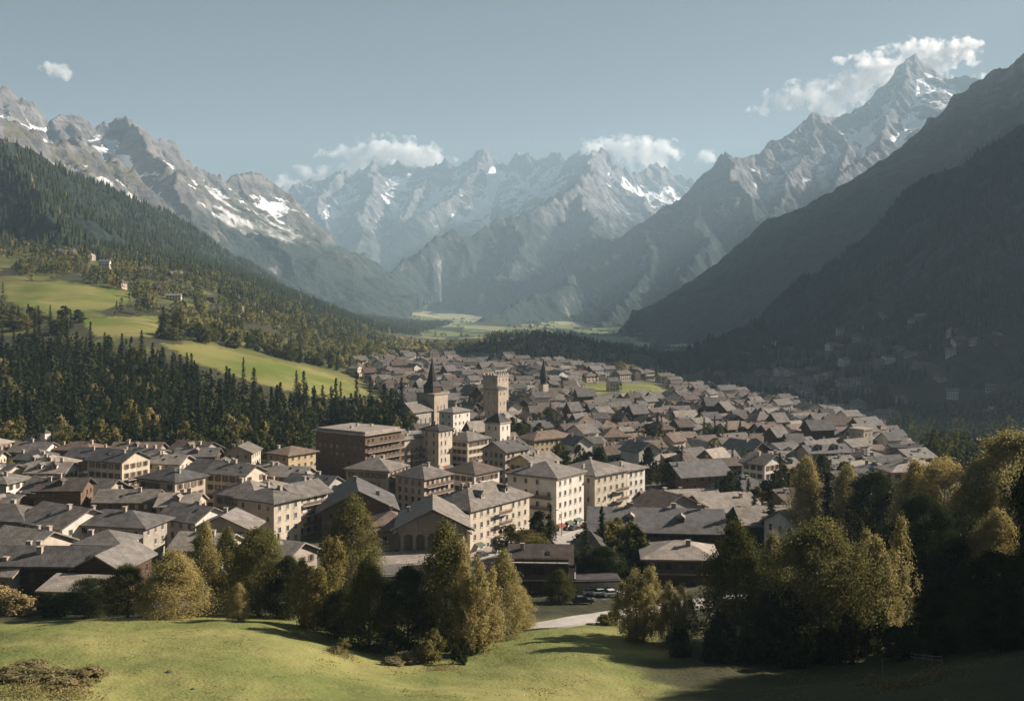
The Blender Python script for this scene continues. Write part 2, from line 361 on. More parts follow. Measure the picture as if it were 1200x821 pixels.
# high peak range on the right
mountain('peak_range', [
    [(560,378,5300),(590,370,5500),(620,352,5800),(650,338,6100),(680,322,6400),(720,298,6700),(760,264,7000),(790,236,7200),(808,226,7300),(830,213,7400),(842,188,7450),(850,181,7500),(862,190,7550),(885,181,7700),(905,170,7850),(925,156,8000),(945,145,8150),(962,132,8250),(978,139,8350),(1000,133,8500),(1010,124,8550),(1030,112,8650),(1045,104,8750),(1060,79,8900),(1074,66,9000),(1079,67,9020),(1092,82,9000),(1110,95,8900),(1135,92,8800),(1160,100,8700),(1200,118,8600),(1300,130,8500)],
    [(848,182,7500),(868,225,7000),(892,265,6600),(880,320,6100),(840,365,5600)],
    [(962,133,8250),(935,190,7600),(910,245,7000),(892,265,6600)],
    [(962,133,8250),(990,190,7600),(985,240,7000)],
    [(760,264,7000),(770,310,6300),(740,355,5700),(700,380,5300)],
    [(808,226,7300),(820,275,6500),(800,330,5900)],
    [(1074,66,9000),(1045,130,8300),(1020,180,7700),(990,215,7200)],
], (-250, 5600, 4600, 9900), 10, M_right, s1=.75, L=300, s2=.55, gul=(240, 90), rough=(480, 90), warp=(500, 75), seed=43, crest=(120, 48))
# shaded spur in front of it
mountain('shaded_spur', [
    [(1400,10,3700),(1300,35,3900),(1230,62,4100),(1196,74,4200),(1180,84,4250),(1150,110,4300),(1128,126,4350),(1090,148,4400),(1060,175,4450),(1030,196,4500),(990,226,4550),(960,258,4600),(930,284,4650),(880,312,4700),(840,343,4750),(800,376,4800),(760,402,4800)],
    [(1060,175,4450),(1040,240,3900),(1000,310,3500)],
    [(930,284,4650),(900,330,4200),(850,385,3900)],
], (450, 3300, 2700, 6000), 9, M_mid, s1=.35, L=250, s2=.62, gul=(190, 55), rough=(420, 75), warp=(420, 60), seed=63, crest=(130, 42))
# dark wooded slope on the right with its shelf
SLOPE_R = mountain('wooded_slope', [
    [(1500,-20,1600),(1400,14,2000),(1300,78,2350),(1200,147,2600),(1150,175,2650),(1100,206,2650),(1050,246,2650),(1000,291,2600),(975,325,2550),(945,352,2500)],
    [(1000,330,2300),(960,372,2150),(940,377,2100),(900,381,2050),(870,390,2000),(830,405,1950),(800,425,1900),(780,446,1850)],
    [(1500,-20,1600),(1600,60,1300)],
], (250, 2000, 1000, 3300), 6.5, M_wood, s1=.1, L=150, s2=.84, gul=(150, 34), rough=(340, 50), warp=(300, 40), seed=83, crest=(60, 5))
# ridge added out of view on the right to keep the lower slope shaded
_shade_ridge = [(HX+F*x/y, HY+F*(CZ-z)/y, y) for x, y, z in ((1290,1500,650),(1340,1650,780),(1430,2000,900),(1510,2300,900),(1720,2900,860))]
mountain('added_shade_ridge', [_shade_ridge], (550, 2500, 850, 3500), 14, M_mid, s1=.25, L=200, s2=1.25, gul=(150, 25), rough=(380, 30), warp=(380, 25), seed=143, crest=(80, 14))
# wooded slope on the left
SLOPE_L = mountain('forest_slope', [
    [(-450,40,1500),(-250,90,1800),(-100,125,2000),(0,166,2150),(30,180,2250),(60,198,2350),(100,215,2500),(150,233,2700),(200,254,3000),(250,288,3300),(300,318,3700),(350,347,4000),(395,360,4300)],
    [(0,166,2150),(40,230,1800),(70,275,1550)],
    [(100,215,2500),(150,275,2150),(190,310,1900)],
    [(200,254,3000),(240,305,2500),(280,335,2200)],
], (-2600, -250, 1000, 5000), 7, M_wood, s1=.15, L=200, s2=.60, gul=(130, 18), rough=(320, 38), warp=(300, 35), seed=103, crest=(60, 6))

# ------------------------------------------------------------------ haze
def build_haze():
    x0, x1, y0, y1, z0, z1 = -17000, 17000, -300, 15250, -900, 2150
    V = [(x, y, z) for x in (x0, x1) for y in (y0, y1) for z in (z0, z1)]
    me = mesh_np('haze', V, [(0,1,3,2),(4,6,7,5),(0,4,5,1),(2,3,7,6),(0,2,6,4),(1,5,7,3)])
    m = bpy.data.materials.new('haze'); m.use_nodes = True; n = m.node_tree.nodes; n.remove(n['Principled BSDF'])
    v = n.new('ShaderNodeVolumePrincipled'); v.inputs['Color'].default_value = (.50, .69, .85, 1)
    v.inputs['Density'].default_value = 6.4e-5; v.inputs['Anisotropy'].default_value = .12
    m.node_tree.links.new(v.outputs[0], n['Material Output'].inputs['Volume'])
    me.materials.append(m)
    tag(link(bpy.data.objects.new('haze', me)), kind='stuff')
build_haze()

# ------------------------------------------------------------------ building materials
def plaster(name, c, stain=.5):
    m = NT(name); o = m.obj(); p = m.pos()
    n = m.noise(.35, 5, p); f = m.noise(3.0, 4, p); s = m.noise(.8, 4, m.scale(p, (1, 1, .18)))
    k = m.mix(m.ramp(n, .3, .7), tuple(v*.80 for v in c), c)
    k = m.mix(m.math('MULTIPLY', m.ramp(s, .5, .75), stain), k, tuple(v*.55 for v in c))
    k = m.mix(m.math('MULTIPLY', m.ramp(f, .55, .8), .35), k, tuple(v*.7 for v in c))
    m.col(k); m.b.inputs['Roughness'].default_value = .9; m.bump(f, .3, .04); return m.m
def timber(name, c):
    m = NT(name); o = m.obj()
    w = m.noise(2.0, 4, m.scale(o, (.15, .15, 4))); n = m.noise(.6, 4, o)
    k = m.mix(m.ramp(w, .3, .7), tuple(v*.5 for v in c), c); k = m.mix(m.math('MULTIPLY', m.ramp(n, .4, .7), .5), k, tuple(v*.6 for v in c))
    m.col(k); m.bump(w, .4, .05); return m.m
def slate(name, c, c2):
    m = NT(name); p = m.pos(); o = m.obj()
    b = m.add('ShaderNodeTexBrick'); b.inputs['Scale'].default_value = 1.0; b.inputs['Brick Width'].default_value = .7; b.inputs['Row Height'].default_value = .45
    b.inputs['Mortar Size'].default_value = .05; b.inputs['Color1'].default_value = (.75, .75, .75, 1); b.inputs['Color2'].default_value = (1, 1, 1, 1); b.inputs['Mortar'].default_value = (.35, .35, .35, 1)
    m.l.new(o, b.inputs['Vector'])
    n = m.noise(.5, 5, p); f = m.noise(2.6, 4, p); g = m.noise(.11, 3, p)
    k = m.mix(m.ramp(n, .32, .68), c, c2); k = m.mix(m.math('MULTIPLY', m.ramp(f, .5, .72), .6), k, tuple(v*.5 for v in c))
    k = m.mix(m.math('MULTIPLY', m.ramp(g, .5, .66), .35), k, (.13, .11, .07))
    k = m.mix(.55, k, b.outputs[0], 'MULTIPLY')
    h = m.mix(m.ramp(m.rnd(), 0, 1), (.55, .57, .60), (1.25, 1.18, 1.08)); k = m.mix(1.0, k, h, 'MULTIPLY')
    m.col(k); m.b.inputs['Roughness'].default_value = .8; m.b.inputs['Specular IOR Level'].default_value = .3
    m.bump(m.math('ADD', f, m.math('MULTIPLY', n, 1.5)), .6, .12); return m.m
def plain(name, c, rough=.7, metal=0, spec=.3):
    m = NT(name); p = m.pos(); n = m.noise(1.5, 4, p)
    m.col(m.mix(m.ramp(n, .3, .7), tuple(v*.8 for v in c), c)); m.b.inputs['Roughness'].default_value = rough
    m.b.inputs['Metallic'].default_value = metal; m.b.inputs['Specular IOR Level'].default_value = spec; return m.m
W = dict(cream=plaster('cream_plaster', (.52,.445,.345), .6), white=plaster('white_plaster', (.64,.59,.51), .6), grey=plaster('grey_plaster', (.36,.33,.29)),
         ochre=plaster('ochre_plaster', (.46,.35,.20)), stone=plaster('rubble_stone', (.33,.285,.235), .7), tan=plaster('tan_plaster', (.42,.345,.265)),
         wood=timber('dark_timber', (.10,.065,.042)), brown=timber('brown_timber', (.19,.125,.08)), pale=timber('weathered_timber', (.27,.225,.18)))
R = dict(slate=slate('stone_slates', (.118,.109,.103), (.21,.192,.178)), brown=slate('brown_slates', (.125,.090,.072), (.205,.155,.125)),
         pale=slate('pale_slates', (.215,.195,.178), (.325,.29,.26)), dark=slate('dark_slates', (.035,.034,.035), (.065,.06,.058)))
def glass():
    m = NT('window_glass'); r = m.rnd()
    k = m.mix(m.ramp(r, .62, .64), (.018,.022,.026), (.07,.075,.078)); k = m.mix(m.ramp(r, .86, .88), k, (.20,.185,.15))  # some panes painted greyer to imitate reflected sky
    m.col(k); m.b.inputs['Roughness'].default_value = .12; m.b.inputs['Specular IOR Level'].default_value = .6; return m.m
M = dict(glass=glass(), frame=plain('window_frame', (.46,.42,.36)), woodframe=plain('brown_frame', (.14,.09,.06)),
         shutter=plain('shutter', (.13,.085,.055)), rail=plain('railing_wood', (.13,.085,.055)), metal=plain('dark_metal', (.05,.05,.055), .5, .6),
         slab=plaster('concrete', (.42,.385,.34)), dark=plain('dark_opening', (.02,.02,.022), .9), paving=plaster('street_paving', (.33,.30,.27), .3),
         asphalt=plaster('asphalt', (.11,.108,.105), .3), trim=plaster('stone_trim', (.48,.43,.36)))

AWN = [plain('awning_cloth', c) for c in ((.33,.30,.25), (.22,.06,.045), (.09,.12,.09))]

class MB:
    def __init__(s): s.v = []; s.f = []; s.m = []
    def face(s, pts, m=0):
        i = len(s.v); s.v += [tuple(p) for p in pts]; s.f.append(tuple(range(i, i+len(pts)))); s.m.append(m)
    def box(s, x0, x1, y0, y1, z0, z1, m=0):
        i = len(s.v); s.v += [(x0,y0,z0),(x1,y0,z0),(x1,y1,z0),(x0,y1,z0),(x0,y0,z1),(x1,y0,z1),(x1,y1,z1),(x0,y1,z1)]
        for q in ((0,3,2,1),(4,5,6,7),(0,1,5,4),(1,2,6,5),(2,3,7,6),(3,0,4,7)): s.f.append(tuple(i+k for k in q)); s.m.append(m)
    def prism(s, poly, a, b, ax='x', m=0):
        """a closed outline (in the plane across ax) pulled from a to b along ax"""
        def pt(q, t): return (t, q[0], q[1]) if ax == 'x' else ((q[0], t, q[1]) if ax == 'y' else (q[0], q[1], t))
        n = len(poly); i = len(s.v); s.v += [pt(q, a) for q in poly]+[pt(q, b) for q in poly]
        s.f.append(tuple(i+k for k in range(n))[::-1]); s.m.append(m); s.f.append(tuple(i+n+k for k in range(n))); s.m.append(m)
        for k in range(n): s.f.append((i+k, i+(k+1) % n, i+n+(k+1) % n, i+n+k)); s.m.append(m)
    def tube(s, a, b, r0, r1, n=8, m=0, cap=True):
        a = Vector(a); b = Vector(b); d = (b-a).normalized(); u = d.orthogonal().normalized(); w = d.cross(u); i = len(s.v)
        for c, r in ((a, r0), (b, r1)):
            for k in range(n):
                t = 2*math.pi*k/n; s.v.append(tuple(c+u*math.cos(t)*r+w*math.sin(t)*r))
        for k in range(n): s.f.append((i+k, i+(k+1) % n, i+n+(k+1) % n, i+n+k)); s.m.append(m)
        if cap: s.f.append(tuple(i+k for k in range(n))[::-1]); s.m.append(m); s.f.append(tuple(i+n+k for k in range(n))); s.m.append(m)
    def cone(s, c, r, z0, z1, n=8, m=0, rot=0):
        i = len(s.v)
        for k in range(n):
            t = 2*math.pi*k/n+rot; s.v.append((c[0]+r*math.cos(t), c[1]+r*math.sin(t), z0))
        s.v.append((c[0], c[1], z1))
        for k in range(n): s.f.append((i+k, i+(k+1) % n, i+n)); s.m.append(m)
        s.f.append(tuple(i+k for k in range(n))[::-1]); s.m.append(m)
    def mesh(s, name, mats):
        me = bpy.data.meshes.new(name); me.from_pydata(s.v, [], s.f); 
        for mt in (mats if isinstance(mats, (list, tuple)) else [mats]): me.materials.append(mt)
        me.polygons.foreach_set('material_index', s.m); 
        b = bmesh.new(); b.from_mesh(me); bmesh.ops.recalc_face_normals(b, faces=b.faces[:]); b.to_mesh(me); b.free(); me.update(); return me
    def build(s, name, mats, parent=None, loc=None):
        o = bpy.data.objects.new(name, s.mesh(name, mats)); link(o, parent)
        if loc is not None: o.location = loc
        return o
def empty(name, loc, rz=0):
    o = bpy.data.objects.new(name, None); o.empty_display_size = .5; COL.objects.link(o)
    o.location = loc; o.rotation_euler = (0, 0, rz); return o

_wins = {}
def win_mesh(w, h, kind):
    k = (round(w, 2), round(h, 2), kind)
    if k not in _wins:
        fm = M['woodframe'] if kind in ('wood', 'shut') else M['frame']
        b = MB(); t = .10
        b.box(-w/2, -w/2+t, -.07, .05, 0, h); b.box(w/2-t, w/2, -.07, .05, 0, h); b.box(-w/2+t, w/2-t, -.07, .05, h-t, h); b.box(-w/2+t, w/2-t, -.07, .05, 0, t)
        b.box(-.035, .035, -.06, .04, t, h-t)
        b.box(-w/2-.12, w/2+.12, -.16, .03, -.13, -.003)
        if kind == 'shut':
            for sx in (-1, 1): b.box(min(sx*(w/2+.03), sx*(w/2+.55)), max(sx*(w/2+.03), sx*(w/2+.55)), -.06, .03, .02, h-.02)
        fr = b.mesh('window', fm)
        g = MB(); g.face([(-w/2+t, -.015, t), (w/2-t, -.015, t), (w/2-t, -.015, h-t), (-w/2+t, -.015, h-t)])
        _wins[k] = (fr, g.mesh('pane', M['glass']))
    return _wins[k]
def add_window(parent, x, y, z, rz, w, h, kind, pane=True):
    fr, gl = win_mesh(w, h, kind)
    o = bpy.data.objects.new('window', fr); link(o, parent); o.location = (x, y, z); o.rotation_euler = (0, 0, rz)
    p = bpy.data.objects.new('pane', gl); link(p, o)
    return o

FOOT = []                                           # footprints already taken: x, y, radius
def roof_mesh(kind, w, d, h, rise, ov, th, ax='x', m=0):
    b = MB()
    if kind == 'gable':
        if ax == 'x': half, ln = d/2, w/2
        else: half, ln = w/2, d/2
        sl = rise/half; e = half+ov; ze = h-ov*sl
        poly = [(-e, ze), (-e, ze-th), (0, h+rise-th*.9), (e, ze-th), (e, ze), (0, h+rise)]
        b.prism(poly, -ln-ov*.8, ln+ov*.8, ax if ax == 'x' else 'y', m)
    elif kind == 'hip':
        W2, D2 = w/2+ov, d/2+ov; r = max(0, (W2-D2)*.85) if ax == 'x' else max(0, (D2-W2)*.85); z0 = h-.15
        lo = [(-W2,-D2,z0-th),(W2,-D2,z0-th),(W2,D2,z0-th),(-W2,D2,z0-th)]; up = [(x, y, z0) for x, y, _ in lo]
        A, B = ((-r, 0, h+rise), (r, 0, h+rise)) if ax == 'x' else ((0, -r, h+rise), (0, r, h+rise))
        b.face(lo[::-1], m)
        for k in range(4): b.face([lo[k], lo[(k+1) % 4], up[(k+1) % 4], up[k]], m)
        if r < .05:
            for k in range(4): b.face([up[k], up[(k+1) % 4], A], m)
        elif ax == 'x':
            b.face([up[0], up[1], B, A], m); b.face([up[1], up[2], B], m); b.face([up[2], up[3], A, B], m); b.face([up[3], up[0], A], m)
        else:
            b.face([up[0], up[1], A], m); b.face([up[1], up[2], B, A], m); b.face([up[2], up[3], B], m); b.face([up[3], up[0], A, B], m)
    elif kind == 'flat':
        b.box(-w/2-ov, w/2+ov, -d/2-ov, d/2+ov, h, h+th, m)
        b.box(-w/2+.4, w/2-.4, -d/2+.4, d/2-.4, h+th-.05, h+th+rise, m)
    elif kind == 'shed':
        b.prism([(-d/2-ov, h-.2-th), (d/2+ov, h+rise-th), (d/2+ov, h+rise), (-d/2-ov, h-.2)], -w/2-ov, w/2+ov, 'x', m)
    bmerge = b
    return bmerge
def wall_mesh(kind, w, d, h, rise, ax, base=4.0):
    b = MB()
    if kind == 'gable':
        half = d/2 if ax == 'x' else w/2
        poly = [(-half, -base), (half, -base), (half, h-.06), (0, h+rise-.1), (-half, h-.06)]
        ln = w/2 if ax == 'x' else d/2
        b.prism(poly, -ln, ln, ax)
    elif kind == 'shed':
        b.prism([(-d/2, -base), (d/2, -base), (d/2, h+rise*.9-.3), (-d/2, h-.3)], -w/2, w/2, 'x')
    else:
        b.box(-w/2, w/2, -d/2, d/2, -base, h-.02)
    return b
def roof_z(kind, w, d, h, rise, ax, x, y):
    if kind == 'gable': half, q = (d/2, abs(y)) if ax == 'x' else (w/2, abs(x)); return h+rise*(1-q/half)
    if kind == 'hip':
        W2, D2 = w/2+.8, d/2+.8; k = min(D2, W2); return h+rise*min(1, min((W2-abs(x)), (D2-abs(y)))/k)
    if kind == 'shed': return h+rise*(y+d/2)/d
    return h+rise
def building(label, cat, px, D, w, d, h, rot=35, roof='gable', ax='x', rise=None, ov=.9, th=.35, wall='cream', rf='slate', front=None, left=None, right=None,
             win=(1.1, 1.5), kind='frame', chim=1, balc=(), name=None, dz=0, plinth=None, gable_wall=None, cornice=False, dorm=0, group=None, seed=0, yoff=0, door=True, fl=None):
    """front/left/right = (columns, rows) of windows; balc = list of (side, row, x0, x1) with x0, x1 as shares of that side"""
    rnd = random.Random(seed+int(px*7+D))
    x = (px-HX)/F*D; y = D; z = H1(x, y)+dz
    if rise is None: rise = (d if ax == 'x' else w)*.22
    t = empty(name or cat.replace(' ', '_'), (x, y, z), math.radians(rot)); tag(t, label, cat, group)
    FOOT.append((x, y, .5*math.hypot(w, d)))
    wl_ = wall_mesh(roof, w, d, h, rise, ax).build('wall', W[wall], t)
    r = roof_mesh(roof, w, d, h, rise, ov, th, ax).build('roof', R[rf], t)
    if plinth:
        b = MB(); b.box(-w/2-.06, w/2+.06, -d/2-.06, d/2+.06, -3.9, plinth); b.build('plinth', W['stone'], t)
    if cornice:
        for k in range(1, 2):
            b = MB(); zz = h-1.1
            b.box(-w/2-.35, w/2+.35, -d/2-.35, d/2+.35, zz, zz+.4); b.build('cornice', M['trim'], t)
    for k in range(chim):
        cx, cyy = rnd.uniform(-.38, .38)*w, rnd.uniform(-.25, .25)*d; cz = roof_z(roof, w, d, h, rise, ax, cx, cyy)
        s = rnd.uniform(.35, .55); b = MB(); b.box(cx-s, cx+s, cyy-s*.8, cyy+s*.8, cz-.8, cz+1.1); b.box(cx-s-.12, cx+s+.12, cyy-s*.8-.12, cyy+s*.8+.12, cz+1.1, cz+1.28)
        b.build('chimney', W[rnd.choice(('stone', 'grey', 'tan'))], r)
    if roof == 'gable' and ax == 'x' and rnd.random() < .7:
        pit = math.atan2(rise, d/2)
        for k in range(rnd.randint(1, 3)):
            sx, sy = rnd.uniform(-.4, .4)*w, -d*rnd.uniform(.12, .36)
            b = MB(); b.box(-.4, .4, -.55, .55, -.05, .09, 0); b.face([(-.32, -.47, .095), (.32, -.47, .095), (.32, .47, .095), (-.32, .47, .095)], 1)
            o = b.build('skylight', [M['metal'], M['glass']], r); o.location = (sx, sy, roof_z(roof, w, d, h, rise, ax, sx, sy)+.02); o.rotation_euler = (pit, 0, 0)
    for k in range(dorm):
        tx = (-.5+(k+.5)/dorm)*w*.8
        if roof in ('gable', 'hip') and ax == 'x':
            yy = -d*.30; zz = roof_z(roof, w, d, h, rise, ax, tx, yy)
            b = MB(); b.box(tx-.7, tx+.7, yy-.9, yy+1.6, zz-1.2, zz+.75, 0)
            b.prism([(tx-1.05, zz+.7), (tx+1.05, zz+.7), (tx, zz+1.5)], yy-1.15, yy+2.2, 'y', 1)
            b.face([(tx-.45, yy-.91, zz-.25), (tx+.45, yy-.91, zz-.25), (tx+.45, yy-.91, zz+.55), (tx-.45, yy-.91, zz+.55)], 2)
            b.build('dormer', [W[wall], R[rf], M['glass']], r)
    fh = fl or 3.0
    for side, spec in (('front', front), ('left', left), ('right', right)):
        if not spec: continue
        nc, nr = spec; L = w if side == 'front' else d
        step = (h-.6)/nr if not fl else fl
        for rr in range(nr):
            for c in range(nc):
                u = (-.5+(c+.5)/nc)*(L-1.2); zz = .75+rr*step+max(0, (step-win[1]-1.2)*.4)
                if rnd.random() < .05: continue
                ww, hh = win
                if side == 'front': p = (u, -d/2, zz, 0)
                elif side == 'left': p = (-w/2, -u, zz, -math.pi/2)
                else: p = (w/2, u, zz, math.pi/2)
                add_window(t, *p, ww, hh, kind)
    if cat in ('hotel', 'apartment house') and front and rot > 20:
        for k in range(3):
            ax_ = (-.38+.3*k+rnd.uniform(-.03, .03))*w; b = MB()
            b.face([(ax_-1.5, -d/2-.02, 2.75), (ax_+1.5, -d/2-.02, 2.75), (ax_+1.5, -d/2-1.5, 2.15), (ax_-1.5, -d/2-1.5, 2.15)]); b.face([(ax_-1.5, -d/2-1.5, 1.85), (ax_+1.5, -d/2-1.5, 1.85), (ax_+1.5, -d/2-1.5, 2.15), (ax_-1.5, -d/2-1.5, 2.15)])
            b.build('awning', AWN[rnd.randrange(3)], t)
    if door and front:
        b = MB(); dx = rnd.uniform(-.3, .3)*w; b.box(dx-.7, dx+.7, -d/2-.09, -d/2+.05, -.6, 2.0); b.build('door', M['shutter'], t)
    for side, row, a0, a1 in balc:
        L = w if side == 'front' else d; step = fl or (h-.6)/max(1, (front or left or right or (1, int(h/3)))[1])
        zz = .25+row*step; q0, q1 = (-.5+a0)*L, (-.5+a1)*L; dep = 1.5
        b = MB(); b.box(q0, q1, -dep, 0, zz-.18, zz)
        g = MB(); g.box(q0, q1, -dep, -dep+.07, zz+.95, zz+1.05); g.box(q0, q1, -dep+.01, -dep+.05, zz+.15, zz+.80)
        n = max(2, int((q1-q0)/2.2))
        for k in range(n+1):
            xx = q0+(q1-q0)*k/n; g.box(max(q0, xx-.05), min(q1, xx+.05)+.001, -dep-.01, -dep+.08, zz, zz+1.1)
        for bb, nm, mt in ((b, 'balcony', M['slab']), (g, 'railing', M['rail'])):
            if nm == 'balcony': par = o = bb.build(nm, mt, t)
            else: o = bb.build(nm, mt, par)
            if nm == 'balcony':
                if side == 'front': o.location = (0, -d/2, 0)
                elif side == 'left': o.location = (-w/2, 0, 0); o.rotation_euler = (0, 0, -math.pi/2)
                else: o.location = (w/2, 0, 0); o.rotation_euler = (0, 0, math.pi/2)
    t['rx'] = roof
    return t, r
# ------------------------------------------------------------------ the large and near buildings
B = building
def BC(label, cat, corner, w, d, h, rot=45, **kw):
    """the corner between the left and the front wall stands at this column and distance"""
    rot += 10
    cpx, cD = corner; a = math.radians(rot); cx = (cpx-HX)/F*cD
    x = cx+math.cos(a)*w/2-math.sin(a)*d/2; y = cD+math.sin(a)*w/2+math.cos(a)*d/2
    return building(label, cat, HX+F*x/y, y, w, d, h, rot, **kw)
def BR(label, cat, corner, w, d, h, rot=-30, **kw):
    """the same from the corner between the front and the right wall"""
    cpx, cD = corner; a = math.radians(rot); cx = (cpx-HX)/F*cD
    x = cx-math.cos(a)*w/2-math.sin(a)*d/2; y = cD-math.sin(a)*w/2+math.cos(a)*d/2
    return building(label, cat, HX+F*x/y, y, w, d, h, rot, **kw)

# middle of the town: hotels along the street
BC('long cream hotel with hipped slate roof beside the street, left of the tallest white hotel', 'hotel', (551,284), 27, 14, 11.8, 45, roof='hip', rise=4.2, front=(9,4), left=(4,4), chim=3, dorm=2, plinth=.9, rf='slate', balc=[('front',1,.40,.62),('front',2,.40,.62),('front',3,.40,.62)])
BC('tall white hotel with rows of windows and a cornice, above the parked cars', 'hotel', (652,316), 15, 17, 16.2, 45, roof='hip', rise=3.0, front=(5,5), left=(4,5), chim=2, wall='white', plinth=1.0, cornice=True, rf='pale', balc=[('left',2,.5,.9),('left',3,.5,.9)])
BC('cream apartment hotel with corner balconies, right of the tall white hotel', 'hotel', (697,330), 16, 16, 15, 38, roof='hip', rise=3.0, front=(5,5), left=(4,5), chim=2, cornice=True, rf='pale', balc=[('front',1,.55,.95),('front',2,.55,.95),('front',3,.55,.95)])
BC('narrow pale end block closing the hotel row beside the dark trees', 'apartment house', (735,343), 9, 13, 14.2, 36, roof='hip', rise=1.6, front=(3,5), left=(3,5), chim=1, wall='white', rf='pale')
hall, hall_roof = building('grey public hall with a dark pediment and tall columns at its front', 'hall', 507, 274, 16, 24, 10.5, 4, roof='gable', ax='y', rise=4.2, wall='stone', left=(6,2), right=(6,2), win=(1.2,2.4), chim=1, rf='slate', ov=1.3, door=False)
for k in range(6):
    b = MB(); xx = -7+k*2.8; b.box(xx-.6, xx+.6, -14.2, -13.0, -3, .5); b.tube((xx, -13.6, .5), (xx, -13.6, 9.6), .5, .42, 10); b.box(xx-.65, xx+.65, -14.25, -12.95, 9.6, 10.1); b.build('column', W['tan'], hall)
b = MB(); b.box(-8, 8, -14.4, -11.9, 10.1, 10.9); b.prism([(-8.9, 10.9), (8.9, 10.9), (0, 15.3)], -14.5, -12.05, 'y'); b.build('pediment', W['stone'], hall)
b = MB(); b.prism([(-9.8, 10.75), (0, 15.6), (9.8, 10.75), (9.8, 11.15), (0, 16.05), (-9.8, 11.15)], -15.3, -13.4, 'y'); b.build('porch_roof', R['slate'], hall)
b = MB(); b.box(-8.4, 8.4, -15, -12, -4, .0); b.build('steps', W['stone'], hall)
building('low tan wing with hipped roof on the left flank of the columned hall', 'house', 458, 284, 13, 15, 7.4, 6, roof='hip', front=(4,2), left=(4,2), wall='tan', rf='brown')
building('broad gabled house with a big pale roof, left of the columned hall', 'house', 418, 305, 19, 22, 9.0, 10, roof='gable', ax='y', rise=4.8, wall='brown', front=(5,3), left=(5,3), kind='wood', chim=2, ov=1.6, dorm=0, rf='slate', balc=[('front',1,.1,.9),('front',2,.15,.85)])
building('long low flat-roofed garage below the columned hall', 'garage', 458, 252, 20, 13, 3.6, 14, roof='flat', rise=.15, ov=.4, wall='grey', rf='pale', front=(5,1), win=(1.8,1.6), chim=0)
building('small flat-roofed annex at the foot of the garage, pale roof', 'annex', 437, 239, 13, 9, 2.8, 14, roof='flat', rise=.15, ov=.4, wall='grey', rf='pale', front=(3,1), chim=0)
BC('large dark hotel block with full-width balconies on every floor', 'hotel', (428,402), 20, 25, 17.6, 45, roof='flat', rise=.9, ov=1.1, th=.45, wall='brown', front=(8,6), left=(8,6), kind='wood', chim=3, rf='pale', fl=2.8, balc=[('front',k,0,1) for k in range(6)])
BC('balconied annex block squeezed right of the large dark hotel', 'hotel', (474,424), 14, 11, 13.6, 45, roof='flat', rise=.6, ov=.8, wall='tan', front=(5,4), left=(3,4), chim=2, rf='pale', fl=2.7, balc=[('front',k,0,1) for k in (1,2,3)])
BC('slim tower block with a bright striped window front', 'apartment house', (514,428), 8.5, 8.5, 17, 45, roof='hip', rise=1.8, front=(3,5), left=(2,5), wall='cream', win=(.9,1.8), rf='dark', chim=1)
BC('brown chalet hotel with pale balcony front below the slim tower block', 'hotel', (497,346), 13, 12, 11, 44, roof='hip', rise=3.2, front=(5,4), left=(4,4), kind='wood', wall='tan', chim=2, rf='slate', balc=[('front',1,0,1),('front',2,0,1),('front',3,0,1)])
BC('cream house with ochre side wall standing right of the church', 'house', (531,556), 14, 9, 11.5, 45, roof='hip', rise=1.8, wall='white', front=(4,3), left=(2,3), rf='pale')
BC('pale yellow school with tall windows behind the hotel roofs', 'school', (626,462), 22, 11, 9.5, 28, roof='hip', rise=2.5, wall='ochre', front=(8,3), left=(4,3), rf='brown', win=(1.3,1.9))
building('curved brown roof hall tucked behind the slim tower block', 'hall', 538, 470, 17, 13, 6.5, 12, roof='gable', ax='y', rise=3.4, wall='tan', rf='brown', front=(4,2))
BC('four-storey cream house with green shutters in the square before the short cream tower', 'apartment house', (548,436), 13, 11, 12, 42, roof='hip', rise=2.6, wall='cream', kind='shut', front=(5,4), left=(4,4), rf='slate', chim=2)
BC('tall tan house with balconies between the brown chalet hotel and the yellow school', 'apartment house', (592,402), 14, 11, 12.5, 40, roof='gable', rise=2.8, wall='tan', kind='wood', front=(5,4), left=(4,4), rf='slate', chim=2, balc=[('front',1,.1,.9),('front',2,.1,.9),('front',3,.1,.9)])
BC('white corner house with shutters behind the long cream hotel', 'apartment house', (556,362), 13, 12, 10.5, 42, roof='hip', rise=2.8, wall='white', kind='shut', front=(5,3), left=(4,3), rf='brown', chim=2)
BC('ochre inn with one long balcony behind the tall white hotel', 'inn', (625,385), 15, 11, 10.5, 40, roof='gable', rise=2.6, wall='ochre', kind='shut', front=(6,3), left=(4,3), rf='slate', chim=2, balc=[('front',2,.05,.95)])
BR('tall stone apartment house with rows of shutters below the large dark hotel', 'apartment house', (455,352), 15, 13, 12, -20, roof='hip', rise=2.8, wall='stone', kind='shut', front=(6,4), right=(4,4), rf='slate', chim=2)
BR('four-storey tan house rising among low roofs in the left of the town', 'apartment house', (205,312), 14, 12, 12.4, -28, roof='hip', rise=2.6, wall='tan', kind='shut', front=(5,4), right=(4,4), rf='slate', chim=2)
BR('cream four-storey house with brown balconies left of the four-storey tan house', 'apartment house', (143,352), 15, 12, 12.0, -26, roof='gable', rise=2.8, wall='cream', kind='shut', front=(5,4), right=(4,4), rf='slate', chim=2, balc=[('right',1,.1,.9),('right',2,.1,.9)])
